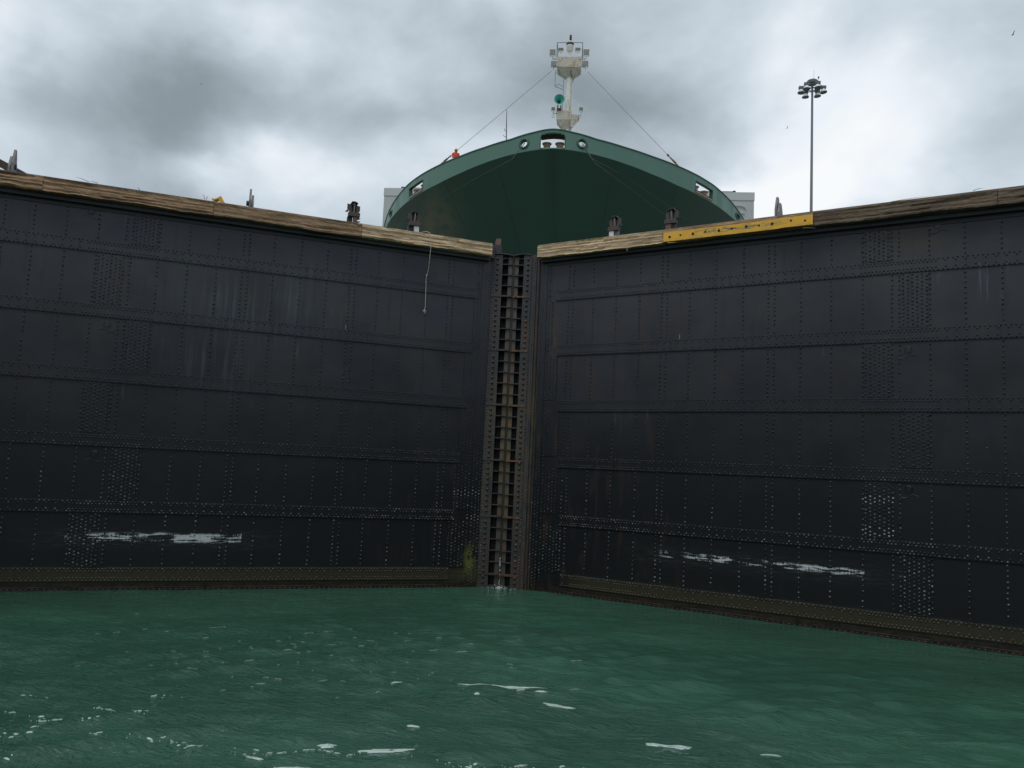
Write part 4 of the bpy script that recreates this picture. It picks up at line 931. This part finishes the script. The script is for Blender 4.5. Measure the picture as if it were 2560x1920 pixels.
for adeg in (178, 226, 112, 284, 48, 356):
    a = math.radians(adeg); cx, cy = 1.22*math.cos(a), 1.22*math.sin(a); ax_ = Vector((-.10*math.cos(a)-.05, -.1*math.sin(a), 1)).normalized(); z0 = 34.72
    m = MB(); m.lathe([(.37, .10), (.33, .22), (.24, .38), (.13, .47), (.001, .48)], (cx, cy, z0), ax_, 18); o = m.build('floodlight', BELL, hm, True)
    m = MB(); m.lathe([(.001, 0), (.36, 0), (.385, .04), (.385, .10), (.36, .105)], (cx, cy, z0), ax_, 18); q = m.build('visor', POLED, hm); q.parent = o
    m = MB(); m.box(-.27, .27, -.16, .16, 0, .30, None); vs_ = [(v[0]+cx*.98, v[1]+cy*.98, v[2]+z0+.50) for v in m.v]; m.v = vs_; q = m.build('ballast_box', POLED, hm); q.parent = o
    m = MB(); m.tube([(cx*.9, cy*.9, z0+.6), (cx*.7, cy*.7, 35.35)], .035, 5); q = m.build('arm', POLED, hm); q.parent = o

# birds
for i, (x, y, z, sc_, lab) in enumerate(((32.9, 30, 37.8, .22, 'dark bird gliding in the bright sky at the far upper right'), (16.76, 30, 30.55, .12, 'small dark bird just left of the high-mast light'), (-29.2, 30, 34.0, .10, 'tiny bird high in the dark cloud on the left'))):
    m = MB(); m.tube([(x-.3*sc_, y, z), (x, y, z+.02), (x+.35*sc_, y, z+.03), (x+.6*sc_, y, z+.06)], [.02*sc_*3, .11*sc_*1.5, .08*sc_*1.5, .01], 6)
    for sg in (-1, 1):
        m.add([(x-.05*sc_, y, z+.02), (x+.2*sc_, y, z+.02), (x+.25*sc_, y+sg*.2, z+.7*sc_), (x+.1*sc_, y+sg*.3, z+1.2*sc_)], [(0, 1, 2, 3)])
    tag(m.build('bird', BIRDM), lab, 'bird', 'birds in the sky')

# ------------------------------------------------------------------ foam, pale meshes standing in for sky glints, and trickle
def blob(mb, cx, cy, ln, wd_, ang_=0, seed=0, n=26):
    g = random.Random(seed); ph = [g.uniform(0, 6.28) for _ in range(5)]; pts = []; inn = []
    for i in range(n):
        t = 2*math.pi*i/n; r = 1+.18*math.sin(2*t+ph[0])+.14*math.sin(3*t+ph[1])+.13*math.sin(5*t+ph[2])+.10*math.sin(9*t+ph[3])+g.uniform(-.07, .07)
        x = r*ln/2*math.copysign(abs(math.cos(t))**.8, math.cos(t)); y = r*wd_/2*math.sin(t)+.03*math.sin(x*6+ph[4])*min(1, ln)
        X_, Y_ = cx+x*math.cos(ang_)-y*math.sin(ang_), cy+x*math.sin(ang_)+y*math.cos(ang_); pts.append((X_, Y_)); inn.append((cx+(X_-cx)*.7, cy+(Y_-cy)*.7))
    P = [(x, y, float(wave(x, y))+.001) for x, y in pts]+[(x, y, float(wave(x, y))+.012) for x, y in inn]+[(cx, cy, float(wave(cx, cy))+.014)]
    mb.add(P, [(i, (i+1) % n, n+(i+1) % n, n+i) for i in range(n)]+[(n+i, n+(i+1) % n, 2*n) for i in range(n)])
fm = MB()  # broad patches are sky glints modelled in pale colour, specks are foam
for i, (x, y, l, wd_, a) in enumerate([(1.38, -14.0, 1.45, .30, -.09), (2.45, -15.02, .58, .22, -.12), (4.27, -16.77, .62, .20, -.08), (5.84, -16.8, .28, .13, -.1), (-.02, -18.02, .72, .19, .18),
        (.14, -16.75, .22, .08, 0), (-.95, -17.85, .28, .1, .1), (-1.0, -18.85, .62, .16, .05), (-1.72, -18.75, .2, .08, 0), (-.75, -14.1, .20, .14, .4), (.9, -14.6, .10, .06, 0), (1.7, -14.35, .16, .05, 0), (2.1, -14.4, .2, .04, 0)]):
    blob(fm, x, y, l, wd_, a, 100+i, 34)
cl = [(rnd.gauss(-5.2, .55), rnd.gauss(-18.0, .7)) for _ in range(16)]+[(rnd.uniform(-4.4, 3.3), -18.35+rnd.gauss(0, .10)) for _ in range(20)]
for i in range(230):
    c_ = rnd.choice(cl); x, y = c_[0]+rnd.gauss(0, .16), c_[1]+rnd.gauss(0, .07)
    l = rnd.choice((.006, .008, .011, .015, .022, .036)); blob(fm, x, y, l*rnd.uniform(1.0, 3.0), l*.8, rnd.uniform(-.2, .7), i, 7)
st = MB()  # streaks draw the sky glinting off ripples as flat pale meshes
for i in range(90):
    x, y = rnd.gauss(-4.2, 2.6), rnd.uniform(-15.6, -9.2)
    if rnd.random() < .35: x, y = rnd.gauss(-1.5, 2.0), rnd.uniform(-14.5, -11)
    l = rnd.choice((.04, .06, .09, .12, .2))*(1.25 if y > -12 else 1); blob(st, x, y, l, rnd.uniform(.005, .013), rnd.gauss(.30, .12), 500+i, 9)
so_ = st.build('glint_streaks', GLINT, None, True); so_['kind'] = 'stuff'; so_['label'] = 'thin broken pale streaks standing in for sky glints on the water left of centre'; so_['category'] = 'foam'
fo = fm.build('foam', FOAM_GLINT, None, True); fo['kind'] = 'stuff'; fo['label'] = 'foam flecks and pale patches standing in for sky glints on the green water'; fo['category'] = 'foam'  # one mesh for the foam flecks and the sky glint patches
sp = MB()
for i in range(90):
    a = rnd.uniform(0, 6.28); r = abs(rnd.gauss(0, .16)); x, y = -.17+r*math.cos(a)*1.6, -.62+r*math.sin(a)*.4-.02; z = abs(rnd.gauss(.0, .05))
    sp.lathe([(.001, -.012), (.014, 0), (.001, .012)], (x, y, z), (0, 0, 1), 5)
for i in range(46):
    z = rnd.uniform(0.05, 1.1); sp.tube([(-.195+rnd.gauss(0, .012), -.56, z), (-.195+rnd.gauss(0, .012), -.56, z-.03)], .006, 4)
so = sp.build('trickle', SPRAY); so['kind'] = 'stuff'; so['label'] = 'thin white trickle and splash where the two gate leaves meet at the water'; so['category'] = 'splash'
